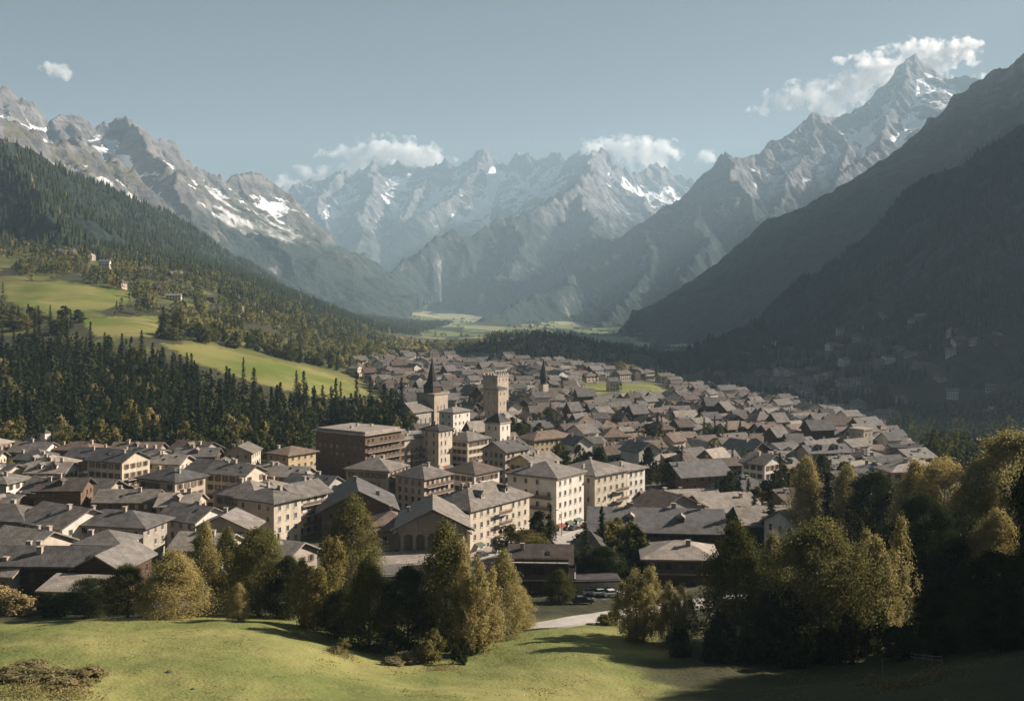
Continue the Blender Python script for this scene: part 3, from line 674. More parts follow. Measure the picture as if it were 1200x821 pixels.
# stone church with a pointed spire
def make_church():
    D = 578; x = (510-HX)/F*D; z = H1(x, D); t = empty('church', (x, D, z), math.radians(54)); FOOT.append((x, D, 12))
    tag(t, 'stone church with a broad tower and a thin dark spire', 'church')
    b = MB(); b.box(-5.5, 5.5, -4, 8, -4, 18.6); b.build('tower', W['tan'], t)
    b = MB(); b.box(-6.0, 6.0, -4.5, 8.5, 18.6, 19.2); b.build('cornice', W['stone'], t)
    b = MB(); b.box(-3.2, 3.2, -1.2, 5.2, 19.2, 22.5); b.build('belfry', W['wood'], t)
    b = MB(); b.cone((0, 2), 5.3, 22.5, 28, 4, 0, math.pi/4); b.cone((0, 2), 2.8, 25.5, 37.5, 8); b.tube((0, 2, 37), (0, 2, 39.5), .14, .1, 6); b.build('spire', R['dark'], t)
    b = MB(); b.box(-21, -5.5, -3, 7, -4, 11); b.prism([(-3, 11), (7, 11), (2, 15)], -21, -5.5, 'x'); b.build('nave', W['grey'], t)
    b = MB(); b.prism([(-4, 10.5), (-4, 10.9), (2, 15.6), (8, 10.9), (8, 10.5), (2, 15.1)], -21.8, -5.55, 'x'); b.build('nave_roof', R['slate'], t)
    for k in range(3): add_window(t, -2.6+k*2.6, -4, 10.5, 0, .9, 2.6, 'frame')
    for k in range(3): add_window(t, -2.6+k*2.6, -4, 4.5, 0, .9, 2.6, 'frame')
    for k in range(4): add_window(t, -18.5+k*3.6, -3, 4, 0, 1.0, 3.4, 'frame')
make_church()
def tower(label, corner, w, d, h, rot, wall, top=None, rise=3, rf='slate', nwin=(2,3), D2=None, battl=False, cat='tower'):
    rot += 10; cpx, cD = corner; a = math.radians(rot); cx = (cpx-HX)/F*cD
    x = cx+math.cos(a)*w/2-math.sin(a)*d/2; y = cD+math.sin(a)*w/2+math.cos(a)*d/2; z = H1(x, y)
    t = empty('tower', (x, y, z), a); tag(t, label, cat); FOOT.append((x, y, .5*math.hypot(w, d)))
    b = MB(); b.box(-w/2, w/2, -d/2, d/2, -4, h); b.build('wall', W[wall], t)
    b = MB(); b.box(-w/2-.35, w/2+.35, -d/2-.35, d/2+.35, h-.5, h+.25)
    if battl:
        n = 5
        for k in range(n):
            for (L, dd, sw) in ((w, d, 0), (d, w, 1)):
                q = -L/2+(k+.5)*L/n; r = L/n*.3
                for s in (-1, 1):
                    e = s*(dd/2+.05)
                    if sw == 0: b.box(q-r, q+r, e-.3, e+.3, h+.25, h+1.4)
                    elif 0 < k < n-1: b.box(e-.3, e+.3, q-r, q+r, h+.25, h+1.4)
    b.build('parapet', W['stone'], t)
    if top == 'pyr':
        b = MB(); b.cone((0, 0), max(w, d)*.78, h+.25, h+rise, 4, 0, math.pi/4); b.build('roof', R[rf], t)
    elif top == 'hip': roof_mesh('hip', w, d, h+.5, rise, .6, .3).build('roof', R[rf], t)
    for side, L, off in (('front', w, d/2), ('left', d, w/2)):
        for r in range(nwin[1]):
            for c in range(nwin[0]):
                u = (-.5+(c+.5)/nwin[0])*(L-1); zz = h-3.2-r*(h-5)/max(1, nwin[1])
                if side == 'front': add_window(t, u, -off, zz, 0, .9, 1.7, 'frame')
                else: add_window(t, -off, -u, zz, -math.pi/2, .9, 1.7, 'frame')
    return t
tower('tallest square stone keep with a battlemented top, behind the other towers', (583,640), 11, 10.5, 25.5, 45, 'tan', battl=True, nwin=(3,3))
tower('square tan stone tower in front of the battlemented keep', (584,596), 7.5, 9, 20.5, 45, 'tan', top='hip', rise=1.6, nwin=(2,3))
building('small pavilion with a wide pale hipped roof at the foot of the stone towers', 'house', 592, 545, 12, 10, 8.5, 42, roof='hip', rise=4.5, wall='tan', rf='pale', front=(3,2), left=(2,2), ov=1.2)
tower('short cream tower with pyramid roof below the stone towers', (586,470), 7.5, 8, 15, 45, 'white', top='pyr', rise=4, rf='dark', nwin=(2,2))
def make_spire():
    D = 760; x = (637-HX)/F*D; z = H1(x, D)+2; t = empty('bell_tower', (x, D, z), math.radians(40)); FOOT.append((x, D, 5))
    tag(t, 'slender bell tower with a long black spire in the far town', 'bell tower')
    b = MB(); b.box(-2.4, 2.4, -2.4, 2.4, -4, 12); b.build('shaft', W['cream'], t)
    b = MB(); b.cone((0, 0), 2.6, 12, 16, 8); b.tube((0, 0, 12), (0, 0, 16), 1.9, 2.7, 8); b.cone((0, 0), 2.8, 16, 30, 8); b.build('spire', R['dark'], t)
make_spire()
# right of the street
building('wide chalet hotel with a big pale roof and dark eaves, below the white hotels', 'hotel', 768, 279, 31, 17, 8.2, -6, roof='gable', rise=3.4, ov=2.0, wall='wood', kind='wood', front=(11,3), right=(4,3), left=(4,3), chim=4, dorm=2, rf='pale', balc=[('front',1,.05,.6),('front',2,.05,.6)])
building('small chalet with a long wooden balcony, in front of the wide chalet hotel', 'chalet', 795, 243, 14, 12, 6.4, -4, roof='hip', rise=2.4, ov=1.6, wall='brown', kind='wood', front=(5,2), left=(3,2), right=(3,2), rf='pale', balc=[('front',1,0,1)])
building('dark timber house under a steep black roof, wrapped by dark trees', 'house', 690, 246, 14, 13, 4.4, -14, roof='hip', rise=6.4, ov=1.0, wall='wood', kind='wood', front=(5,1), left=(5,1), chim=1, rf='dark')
building('timber chalet with two open verandas beside the lower road', 'chalet', 634, 231, 11.5, 9, 7.6, -3, roof='gable', rise=2.2, ov=1.4, wall='wood', kind='wood', front=(4,2), left=(3,2), right=(3,2), rf='brown', balc=[('front',1,0,1),('front',2,0,1),('right',1,0,1)])
building('grey outbuilding below the steep black roof, by the white cars', 'outbuilding', 690, 229, 12, 6, 3.0, 4, roof='flat', rise=.1, ov=.3, wall='stone', rf='dark', front=(3,1), chim=0)
# right-hand part of the town
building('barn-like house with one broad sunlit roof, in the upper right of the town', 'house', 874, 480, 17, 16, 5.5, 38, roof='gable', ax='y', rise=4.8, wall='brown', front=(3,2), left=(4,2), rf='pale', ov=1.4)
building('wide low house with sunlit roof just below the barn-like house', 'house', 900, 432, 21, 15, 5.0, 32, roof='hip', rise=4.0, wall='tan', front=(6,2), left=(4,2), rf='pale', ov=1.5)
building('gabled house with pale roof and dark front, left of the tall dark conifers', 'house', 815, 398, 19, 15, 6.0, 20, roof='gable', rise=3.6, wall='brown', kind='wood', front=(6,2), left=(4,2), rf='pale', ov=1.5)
building('square flat-topped grey block at the right edge of the town', 'apartment block', 1061, 455, 14, 11, 9.0, -10, roof='flat', rise=.3, wall='stone', front=(5,3), left=(3,3), right=(3,3), rf='dark')
tower('square stone tower among the roofs at the right edge of the town', (1012,478), 7, 7, 15, 30, 'stone', top=None, nwin=(2,3))
building('house with dark gable end beside the right-hand stone tower', 'house', 984, 436, 16, 12, 5.5, -38, roof='gable', rise=3.6, wall='grey', front=(4,2), right=(3,2), rf='pale', ov=1.2)
building('white house half hidden behind the golden trees on the right', 'house', 936, 268, 12, 11, 8.0, 30, roof='gable', rise=3.0, wall='white', front=(4,3), left=(3,3), rf='pale')
building('dark timber house beside the half-hidden white house', 'house', 893, 283, 13, 11, 7.0, 6, roof='gable', rise=3, wall='wood', kind='wood', front=(4,2), left=(3,2), rf='pale', ov=1.3)
building('chalet with a bright broad roof right of the wide chalet hotel', 'chalet', 845, 318, 17, 14, 6.0, 24, roof='gable', rise=3.2, wall='brown', kind='wood', front=(5,2), left=(3,2), rf='pale', ov=1.5)
building('long chalet with sagging pale roof behind the wide chalet hotel', 'chalet', 795, 330, 22, 12, 6.0, 12, roof='gable', rise=3.0, wall='brown', kind='wood', front=(6,2), left=(3,2), rf='pale', ov=1.5)
building('grey house with a steep hip roof beside the chalet with the bright broad roof', 'house', 868, 352, 14, 12, 6.5, 30, roof='hip', rise=3.6, wall='grey', front=(4,2), left=(3,2), rf='slate')
# left-hand part of the town
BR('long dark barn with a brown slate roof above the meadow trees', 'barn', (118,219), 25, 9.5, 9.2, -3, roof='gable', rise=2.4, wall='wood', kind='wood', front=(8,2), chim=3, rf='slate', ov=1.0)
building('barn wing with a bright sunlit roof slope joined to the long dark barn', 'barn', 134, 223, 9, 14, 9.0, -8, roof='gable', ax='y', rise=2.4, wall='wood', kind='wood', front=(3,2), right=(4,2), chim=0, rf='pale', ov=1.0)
building('low shed with a curled pale roof in front of the long dark barn', 'shed', 93, 210, 12, 6, 5.0, -8, roof='shed', rise=1.3, wall='wood', rf='pale', front=(4,1), chim=0, ov=.8)
building('dark stone house at the far left edge beside the long barn', 'house', 4, 224, 12, 11, 7.0, -12, roof='gable', rise=2.6, wall='stone', front=(4,2), right=(3,2), rf='pale')
BR('tall house with a bright cream gable wall in the left of the town', 'house', (73,262), 17, 15, 8.8, -32, roof='gable', rise=3.2, wall='white', front=(5,3), right=(4,3), rf='slate', ov=1.2, chim=2)
BR('wide shadowed house with a bowed roof, right of the bright cream gable', 'house', (168,264), 20, 11, 9.0, -12, roof='hip', rise=2.6, wall='stone', front=(7,3), right=(3,3), rf='slate', ov=1.5)
BR('dark grey house with four chimneys at the left edge of the town', 'house', (28,270), 18, 12, 9.0, -10, roof='hip', rise=2.8, wall='grey', front=(6,3), right=(4,3), rf='slate', ov=1.3, chim=4)
BR('house with small white gable end just above the golden trees', 'house', (229,276), 13, 11, 8.5, -30, roof='gable', rise=2.6, wall='white', front=(4,3), right=(3,3), rf='slate', ov=1.1)
BR('tall square house with one white wall and one tan wall, above the trees', 'house', (321,283), 13, 10, 12.0, -32, roof='hip', rise=2.2, wall='cream', front=(4,4), right=(3,4), rf='slate', ov=1.2)
BR('tall gabled white house with stacked balconies right of the square tan house', 'house', (347,296), 9, 12, 11.5, -34, roof='gable', ax='y', rise=2.4, wall='white', front=(3,4), right=(4,4), rf='slate', ov=1.3, balc=[('right',1,.1,.9),('right',2,.1,.9),('right',3,.1,.9)])
BR('ochre tower house with a brown hipped roof, below the conifers', 'house', (338,385), 11, 13, 11.0, -36, roof='hip', rise=2.0, wall='ochre', front=(3,4), right=(4,4), rf='brown', ov=1.0)
BR('large brown timber house with a plain dark front in the left of the town', 'house', (272,345), 19, 13, 9.5, -26, roof='gable', rise=2.6, wall='brown', kind='wood', front=(6,3), right=(4,3), rf='slate')
BR('long pink-walled house under one wide roof behind the bright cream gable', 'house', (120,322), 27, 13, 6.8, -14, roof='gable', rise=3.2, wall='tan', front=(8,2), right=(4,2), rf='slate', ov=1.4, chim=3)
def make_chapel():
    D = 432; x = (44-HX)/F*D; z = H1(x, D); t = empty('chapel', (x, D, z), math.radians(-30)); FOOT.append((x, D, 9))
    tag(t, 'small white chapel with a stub bell turret below the dark conifers', 'chapel')
    wall_mesh('gable', 12, 9, 6.5, 3.4, 'x').build('wall', W['white'], t)
    r = roof_mesh('gable', 12, 9, 6.5, 3.4, .6, .3).build('roof', R['pale'], t)
    b = MB(); b.box(3.5, 6.1, -1.3, 1.3, 5, 12.5); b.build('turret', W['white'], t)
    b = MB(); b.cone((4.8, 0), 2.2, 12.5, 14.2, 4, 0, math.pi/4); b.build('turret_roof', R['brown'], t)
    for k in range(3): add_window(t, -4+k*3.4, -4.5, 2.2, 0, .8, 1.9, 'frame')
    for k in (-1, 1): add_window(t, 6, 2.4*k, 2.4, math.pi/2, .8, 1.9, 'frame')
make_chapel()

# ------------------------------------------------------------------ street and roads
def road(name, pts, width, mat, lift=.14, kerb=True):
    c = [at(*p) for p in pts]; c = [Vector((v.x, v.y)) for v in c]
    fine = []
    for i in range(len(c)-1):
        for k in range(12): fine.append(c[i].lerp(c[i+1], k/12))
    fine.append(c[-1])
    for _ in range(6): fine = [fine[0]]+[(fine[i-1]+fine[i]*2+fine[i+1])/4 for i in range(1, len(fine)-1)]+[fine[-1]]
    nl = 9; V = []; n = len(fine)
    for i, q in enumerate(fine):
        t = (fine[min(i+1, n-1)]-fine[max(i-1, 0)]).normalized(); s = Vector((t.y, -t.x))
        for k in range(nl):
            w = q+s*width*(k/(nl-1)-.5); V.append((w.x, w.y, 0))
    V = np.array(V); V[:,2] = H(V[:,0], V[:,1])+lift
    idx = np.arange(n*nl).reshape(n, nl); f = np.stack([idx[:-1,:-1], idx[:-1,1:], idx[1:,1:], idx[1:,:-1]], -1).reshape(-1, 4)
    tag(link(bpy.data.objects.new(name, mesh_np(name, V, f, [mat], None, True))), kind='structure')
    for q in fine[::4]: FOOT.append((q.x, q.y, width*.45))
    if kerb:
        b = MB()
        for sgn in (-1, 1):
            for i in range(n-1):
                pp = []
                for j in (i, i+1):
                    t = (fine[min(j+1, n-1)]-fine[max(j-1, 0)]).normalized(); s = Vector((t.y, -t.x))*sgn
                    for off in (0, .35): w = fine[j]+s*(width/2+off); pp.append((w.x, w.y, H1(w.x, w.y)))
                a0, a1, c0, c1 = pp; up = .28
                b.face([(*a0[:2], a0[2]+up), (*a1[:2], a1[2]+up), (*c1[:2], c1[2]+up), (*c0[:2], c0[2]+up)])
                b.face([a0, (*a0[:2], a0[2]+up), (*c0[:2], c0[2]+up), c0]); b.face([a1, c1, (*c1[:2], c1[2]+up), (*a1[:2], a1[2]+up)])
        o = b.build('kerb', M['slab']); tag(o, kind='structure')
    return fine
ST = road('street', [(405,690),(470,672),(530,657),(590,640),(650,620),(710,605),(770,590),(850,572)], 13, M['paving'])
road('pavement', [(600,662),(650,640),(700,622)], 12, M['slab'], .1, False)
LR = road('road', [(560,742),(640,735),(700,726),(760,716),(840,706),(930,690)], 7, M['slab'])
road('lane', [(505,560),(540,545),(575,548),(610,560)], 8, M['paving'], .1, False)

# ------------------------------------------------------------------ the other houses
USED = set()
MARKS = [(426,404,'the large dark balcony hotel'),(510,578,'the spired church'),(583,640,'the battlemented keep'),(585,470,'the short cream tower'),(652,316,'the tall white hotel'),(507,274,'the columned hall'),
         (768,279,'the wide chalet hotel'),(874,480,'the barn-like house'),(1061,455,'the flat-topped grey block'),(1012,478,'the right-hand stone tower'),(338,385,'the ochre tower house'),(44,432,'the white chapel'),
         (73,262,'the bright cream gable'),(272,345,'the large brown timber house'),(120,322,'the long pink house'),(321,283,'the square tan house'),(626,462,'the yellow school'),(637,760,'the slender bell tower'),(900,432,'the wide low sunlit house'),(815,398,'the gabled dark-fronted house'),(97,222,'the long dark barn'),(514,428,'the slim tower block'),(735,343,'the hotel row')]
def auto_label(x, y, desc):
    c = []
    for mp, mD, ph in MARKS:
        mx = (mp-HX)/F*mD; dx, dy = x-mx, y-mD; c.append((math.hypot(dx, dy), dx, dy, ph))
    c.sort()
    for extra in ('', 'narrow ', 'plain ', 'squat '):
        for dist, dx, dy, ph in c[:8]:
            rel = ('right of' if dx > 0 else 'left of') if abs(dx) > abs(dy) else ('behind' if dy > 0 else 'in front of')
            s = f'{extra}{desc} {rel} {ph}'
            if s not in USED: USED.add(s); return s
    return f'{desc} among the roofs near {c[0][3]}'
wnames = dict(cream='cream', white='white', grey='grey', ochre='ochre', stone='rubble stone', tan='tan', wood='dark timber', brown='brown timber', pale='weathered timber')
rnames = dict(slate='grey slate', brown='brown slate', pale='pale slate', dark='black slate')
def taken(x, y, r):
    for fx, fy, fr in FOOT:
        if (fx-x)**2+(fy-y)**2 < (fr*.82+r*.82)**2: return True
    return False
rng = random.Random(11)
NOHOUSE = [[(366,556),(480,548),(560,540),(660,545),(700,600),(640,625),(545,660),(470,640),(380,600)],[(488,500),(612,498),(614,516),(488,520)],[(676,448),(716,446),(720,476),(684,480)],[(716,447),(768,446),(796,460),(790,474),(724,474)],LAWN1, LAWN2, LAWN3, LAWN4, LAWN5, [(500,640),(545,660),(640,625),(760,600),(760,575),(640,600)]]
TREEHOLES = []                                      # groves inside the town: column, row, radius in metres
for (tpx, tD, r) in ((668,420,7),(685,425,7),(697,415,6),(772,400,9),(785,398,7),(615,520,12),(850,330,6),(900,330,12),(470,520,14),(460,560,14),(440,600,14),(720,640,9),(862,560,8),(830,560,8),(950,360,14),(640,590,10),(760,560,9),(705,255,8),(728,250,8),(612,275,6),(632,272,5)):
    TREEHOLES.append(((tpx-HX)/F*tD, tD, r))
cands = []
yy = 250.0
while yy < 1320:
    step = 18 if yy < 425 else 14 if yy < 520 else 12.5+.008*(yy-520); xx = -.52*yy
    while xx < .42*yy:
        x = xx+rng.uniform(-3, 3); y = yy+rng.uniform(-3.5, 3.5); xx += rng.uniform(13.5, 18.5)*(1.18 if yy < 425 else .84 if yy < 520 else .78)
        cands.append((x, y))
    yy += step
cx = np.array([c[0] for c in cands]); cyv = np.array([c[1] for c in cands]); cz = H(cx, cyv); pxs, pys = proj(cx, cyv, cz)
ok = inside(TOWN, pxs, pys)
for L in NOHOUSE: ok &= ~inside(L, pxs, pys)
houses = []
for i in np.where(ok)[0]:
    x, y = cands[i]
    if y < 300 and not (pxs[i] < 330 or pxs[i] > 830): continue
    w = rng.uniform(10, 17); d = rng.uniform(9, 12.5)
    if y > 425: w *= rng.uniform(.6, 1.0); d *= rng.uniform(.68, .95)
    r = .5*math.hypot(w, d)*.86
    if taken(x, y, r): continue
    if any((hx-x)**2+(hy-y)**2 < (hr+r)**2 for hx, hy, hr in TREEHOLES): continue
    if y > 700 and rng.random() < .06: continue
    FOOT.append((x, y, r)); houses.append((y, x, w, d, float(cz[i]), float(pxs[i]), float(pys[i])))
houses.sort()
FAR_PROTO = []
def far_proto(k, w, d, h, kind, wall, rf):
    """a small house for the rows further away: wall with its window openings, roof, chimney"""
    rise = d*(.20+.05*(k % 3)); b = wall_mesh(kind, w, d, h, rise, 'x', 6)
    n0 = len(b.f)
    for side, L in (('front', w), ('left', d), ('right', d)):
        nc = max(2, int(L/3.0)); nr = 2 if h > 5 else 1
        for r in range(nr):
            for c in range(nc):
                u = (-.5+(c+.5)/nc)*(L-1); z0 = .9+r*2.8; z1 = z0+1.5; a, e = u-.55, u+.55
                if side == 'front': q = [(a, -d/2-.03, z0), (e, -d/2-.03, z0), (e, -d/2-.03, z1), (a, -d/2-.03, z1)]
                elif side == 'left': q = [(-w/2-.03, -a, z0), (-w/2-.03, -e, z0), (-w/2-.03, -e, z1), (-w/2-.03, -a, z1)]
                else: q = [(w/2+.03, a, z0), (w/2+.03, e, z0), (w/2+.03, e, z1), (w/2+.03, a, z1)]
                b.face(q, 1)
    wm = b.mesh('wall', [W[wall], M['glass']]); rm = roof_mesh(kind, w, d, h, rise, 1.0, .35).mesh('roof', R[rf])
    c = MB(); cx_, cy_ = w*.22*(1 if k % 2 else -1), d*.1; zc = roof_z(kind, w, d, h, rise, 'x', cx_, cy_)
    c.box(cx_-.45, cx_+.45, cy_-.4, cy_+.4, zc-.8, zc+1.2); c.box(cx_-.58, cx_+.58, cy_-.53, cy_+.53, zc+1.2, zc+1.4); cm = c.mesh('chimney', W['stone'])
    FAR_PROTO.append((w, d, h, wm, rm, cm, wall, rf))
prnd = random.Random(5)
for k in range(16):
    far_proto(k, prnd.uniform(10, 16), prnd.uniform(9, 12), prnd.choice((4.2, 5.6, 6.2, 7.4, 8.8)), prnd.choice(('gable', 'gable', 'gable', 'hip')),
              prnd.choice(('tan', 'cream', 'cream', 'stone', 'brown', 'wood', 'grey', 'white', 'white')), prnd.choice(('slate', 'slate', 'pale', 'brown', 'slate')))
n_ind = 0; stuffV = []; stuffF = []; stuffM = []; nv = 0
SMATS = [W[k] for k in wnames]+[R[k] for k in rnames]+[M['glass'], W['stone']]
SIDX = {m.name: i for i, m in enumerate(SMATS)}
def add_stuff(me, mat4):
    global nv
    co = np.empty(len(me.vertices)*3); me.vertices.foreach_get('co', co); co = co.reshape(-1, 3)
    m4 = np.array(mat4); stuffV.append(co@m4[:3,:3].T+m4[:3,3])
    for p in me.polygons:
        stuffF.append(tuple(v+nv for v in p.vertices)); stuffM.append(SIDX[me.materials[p.material_index].name])
    nv += len(co)
AREAS = [(lambda p, D: p < 400, 'below the wooded hillside'), (lambda p, D: p < 560, 'around the spired church'), (lambda p, D: p < 660 and D > 850, 'on the far slope behind the slender bell tower'), (lambda p, D: p < 660, 'behind the stone towers'),
         (lambda p, D: p < 800 and D > 880, 'around the two small lawns on the far knoll'), (lambda p, D: p < 800, 'in the packed rows behind the hotel row'), (lambda p, D: True, 'towards the shaded mountain slope')]
for y, x, w, d, z, ppx, ppy in houses:
    base = -12 if ppx < 420 else (28 if ppx < 900 else 20)
    rot = base+rng.uniform(-16, 16)+(90 if rng.random() < .22 else 0)
    if y < 425:
        wall = rng.choice(('white', 'cream', 'tan', 'stone', 'brown', 'grey', 'cream', 'brown')); rf = rng.choice(('slate', 'slate', 'pale', 'brown', 'pale'))
        kind = rng.choice(('gable', 'gable', 'hip')); h = rng.choice((6.0, 8.4, 8.8, 8.6, 11.4)); nr = 2 if h < 7 else 3 if h < 10 else 4
        lab = auto_label(x, y, f'{wnames[wall]} house with {rnames[rf]} {"hipped" if kind == "hip" else "gabled"} roof')
        FOOT.pop() if False else None
        building(lab, 'house', ppx, y, w, d, h, rot if abs(rot) < 60 else rot-90, roof=kind, ax='x' if rng.random() < .75 else 'y', wall=wall, rf=rf, kind='wood' if wall == 'brown' else rng.choice(('frame', 'shut', 'shut')),
                 front=(max(2, int(w/2.6)), nr), left=(max(2, int(d/3)), nr), right=(max(2, int(d/3)), nr), chim=rng.choice((1, 2, 2)), ov=rng.uniform(.8, 1.4), seed=int(x*13) % 997,
                 group='houses packed in the near town', balc=[('front', 1, .1, .9)] if rng.random() < .5 else (), dorm=rng.choice((0, 0, 1, 2)))
        n_ind += 1; continue
    k = rng.randrange(len(FAR_PROTO)); pw, pd, ph, wm, rm, cm, wall, rf = FAR_PROTO[k]
    s = (w/pw, d/pd, rng.uniform(.7, 1.25))
    if n_ind < 262:
        t = empty('house', (x, y, z), math.radians(rot)); t.scale = s
        ar = next(a for f_, a in AREAS if f_(ppx, y))
        tag(t, f'small {wnames[wall]} house with {rnames[rf]} roof {ar}', 'house', 'houses packed in the far town')
        for nm, me in (('wall', wm), ('roof', rm)): o = bpy.data.objects.new(nm, me); link(o, t)
        c = bpy.data.objects.new('chimney', cm); link(c, o); n_ind += 1
    else:
        m4 = Matrix.Translation((x, y, z))@Matrix.Rotation(math.radians(rot), 4, 'Z')@Matrix.Diagonal((*s, 1))
        add_stuff(wm, m4); add_stuff(rm, m4); add_stuff(cm, m4)
# houses scattered over the shaded slope across the valley, and a few on the wooded hillside
def slope_z(xs, ys, Z, keep, x, y):
    i = int(round((y-ys[0])/(ys[1]-ys[0]))); j = int(round((x-xs[0])/(xs[1]-xs[0])))
    if 0 <= i < len(ys) and 0 <= j < len(xs): return max(float(Z[i, j]), H1(x, y))
    return H1(x, y)
prnd = random.Random(8)
CLEAR = []
for cl in range(30):
    cpx = prnd.uniform(810, 1190); cD = prnd.uniform(1000, 1900); cX = (cpx-HX)/F*cD
    for q in range(prnd.randint(2, 6)):
        x, y = cX+prnd.gauss(0, 30), cD+prnd.gauss(0, 30); z = slope_z(*SLOPE_R, x, y)-1
        if z > 70: continue
        CLEAR.append((x, y-8)); pr = FAR_PROTO[prnd.randrange(16)]
        m4 = Matrix.Translation((x, y, z))@Matrix.Rotation(prnd.uniform(-.6, .6), 4, 'Z')
        for me in pr[3:6]: add_stuff(me, m4)
for cl in range(9):
    cpx = prnd.uniform(20, 330); cD = prnd.uniform(1150, 1500); cX = (cpx-HX)/F*cD
    for q in range(prnd.randint(1, 4)):
        x, y = cX+prnd.gauss(0, 22), cD+prnd.gauss(0, 22); z = H1(x, y)-.5; pr = FAR_PROTO[prnd.randrange(16)]
        m4 = Matrix.Translation((x, y, z))@Matrix.Rotation(prnd.uniform(-.6, .6), 4, 'Z')
        for me in pr[3:6]: add_stuff(me, m4)
me = bpy.data.meshes.new('distant_houses'); me.from_pydata(np.concatenate(stuffV).tolist(), [], stuffF)
for mt in SMATS: me.materials.append(mt)
me.polygons.foreach_set('material_index', stuffM); me.update()
tag(link(bpy.data.objects.new('distant_houses', me)), kind='stuff')
print('houses', len(houses), 'individual', n_ind, 'near', sum(1 for h in houses if h[0] < 425))

# ------------------------------------------------------------------ trees
def leaf_material(name, a, b, trans=.30, tint=.22):
    m = NT(name); o = m.obj(); p = m.pos()
    n = m.noise(.45, 3, p); f = m.noise(2.5, 2, p)
    k = m.mix(m.ramp(n, .3, .7), a, b)
    k = m.mix(m.math('MULTIPLY', m.ramp(f, .4, .8), .45), k, tuple(v*.55 for v in a))
    h = m.mix(m.rnd(), (1-tint, 1-tint*.7, 1-tint), (1+tint, 1+tint*.6, 1.0)); k = m.mix(1.0, k, h, 'MULTIPLY')
    d = m.add('ShaderNodeBsdfDiffuse'); t = m.add('ShaderNodeBsdfTranslucent'); mx = m.add('ShaderNodeMixShader')
    m.l.new(k, d.inputs[0]); m.l.new(k, t.inputs[0]); mx.inputs[0].default_value = trans
    m.l.new(d.outputs[0], mx.inputs[1]); m.l.new(t.outputs[0], mx.inputs[2]); m.l.new(mx.outputs[0], m.out.inputs['Surface'])
    m.n.remove(m.b); return m.m
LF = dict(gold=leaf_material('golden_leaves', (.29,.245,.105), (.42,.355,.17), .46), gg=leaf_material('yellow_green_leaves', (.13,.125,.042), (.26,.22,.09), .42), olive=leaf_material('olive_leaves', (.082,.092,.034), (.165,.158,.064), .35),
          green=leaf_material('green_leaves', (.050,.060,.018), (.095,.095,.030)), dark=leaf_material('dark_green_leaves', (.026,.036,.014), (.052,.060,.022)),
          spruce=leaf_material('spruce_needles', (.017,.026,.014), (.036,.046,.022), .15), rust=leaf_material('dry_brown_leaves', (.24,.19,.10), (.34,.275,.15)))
BARK = plain('bark', (.075,.06,.047), .95, 0, .1)
nr_ = np.random.default_rng(4)
def quads(C, N, sx, sy, rg, curl=0):
    n = len(C); N = N/np.maximum(np.linalg.norm(N, axis=1, keepdims=True), 1e-6)
    r = rg.normal(size=(n, 3)); u = np.cross(N, r); u /= np.maximum(np.linalg.norm(u, axis=1, keepdims=True), 1e-6); w = np.cross(N, u)
    u = u*np.asarray(sx).reshape(-1, 1)*.5; w = w*np.asarray(sy).reshape(-1, 1)*.5
    V = np.stack([C-u, C-w*.8, C+u, C+w*.8], 1).reshape(-1, 3)
    return V, np.arange(4*n).reshape(n, 4)
def profile(kind, t):
    if kind == 'column': return np.interp(t, [0,.08,.25,.45,.65,.82,.93,1], [.5,.82,1.0,.95,.72,.44,.22,.04])
    if kind == 'cone': return np.interp(t, [0,.1,.3,.6,.85,1], [.7,.95,1.0,.72,.38,.06])
    if kind == 'bush': return np.interp(t, [0,.2,.5,.8,1], [.9,1.0,.95,.65,.1])
    return np.interp(t, [0,.1,.3,.55,.8,.95,1], [.40,.72,.96,1.0,.78,.40,.1])
def make_crown(kind, h, w, seed, nclump, nleaf, leaf, z0=.12, stretch=1.0, stems=1):
    """leaf faces gathered in clumps through the volume of the crown; also gives the clump centres for the limbs"""
    rg = np.random.default_rng(seed); Cs = []; Ns = []; S = []; cl = []
    axes = [(0, 0, 1.0, 1.0)] if stems == 1 else [(w*.30*math.cos(2.4*k+seed), w*.30*math.sin(2.4*k+seed), rg.uniform(.66, 1.0), .56) for k in range(stems)]
    for (ax, ay, hs_, ws) in axes:
        for c in range(int(nclump/len(axes))):
            t = rg.beta(1.25, 1.15); th = rg.uniform(0, 2*math.pi)
            lob = 1+.30*perlin(np.array([th*1.3+seed]), np.array([t*4.0]), seed)[0]+.10*rg.normal()
            R0 = profile(kind, np.array([t]))[0]*w*.5*ws*lob; rr = R0*(.25+.75*math.sqrt(rg.random()))
            cz_ = h*hs_*(z0+(1-z0)*t); ctr = np.array([ax*(.5+.5*t)+rr*math.cos(th), ay*(.5+.5*t)+rr*math.sin(th), cz_]); cl.append(ctr)
            rad = w*ws*rg.uniform(.085, .15)*(1.15-.45*t)
            n = int(nleaf*rg.uniform(.7, 1.3)); q = rg.normal(size=(n, 3))*.62; q[:,2] *= stretch*.85
            Cs.append(ctr+q*rad); o = q+.6*np.array([math.cos(th), math.sin(th), .5])+rg.normal(size=(n, 3))*.7; Ns.append(o); S.append(leaf*rg.uniform(.6, 1.35, n))
    C = np.concatenate(Cs); N = np.concatenate(Ns); s = np.concatenate(S)
    C[:,2] = np.maximum(C[:,2], .15)
    V, f = quads(C, N, s, s*rg.uniform(.6, 1.0, len(s)), rg)
    return V, f, cl, axes
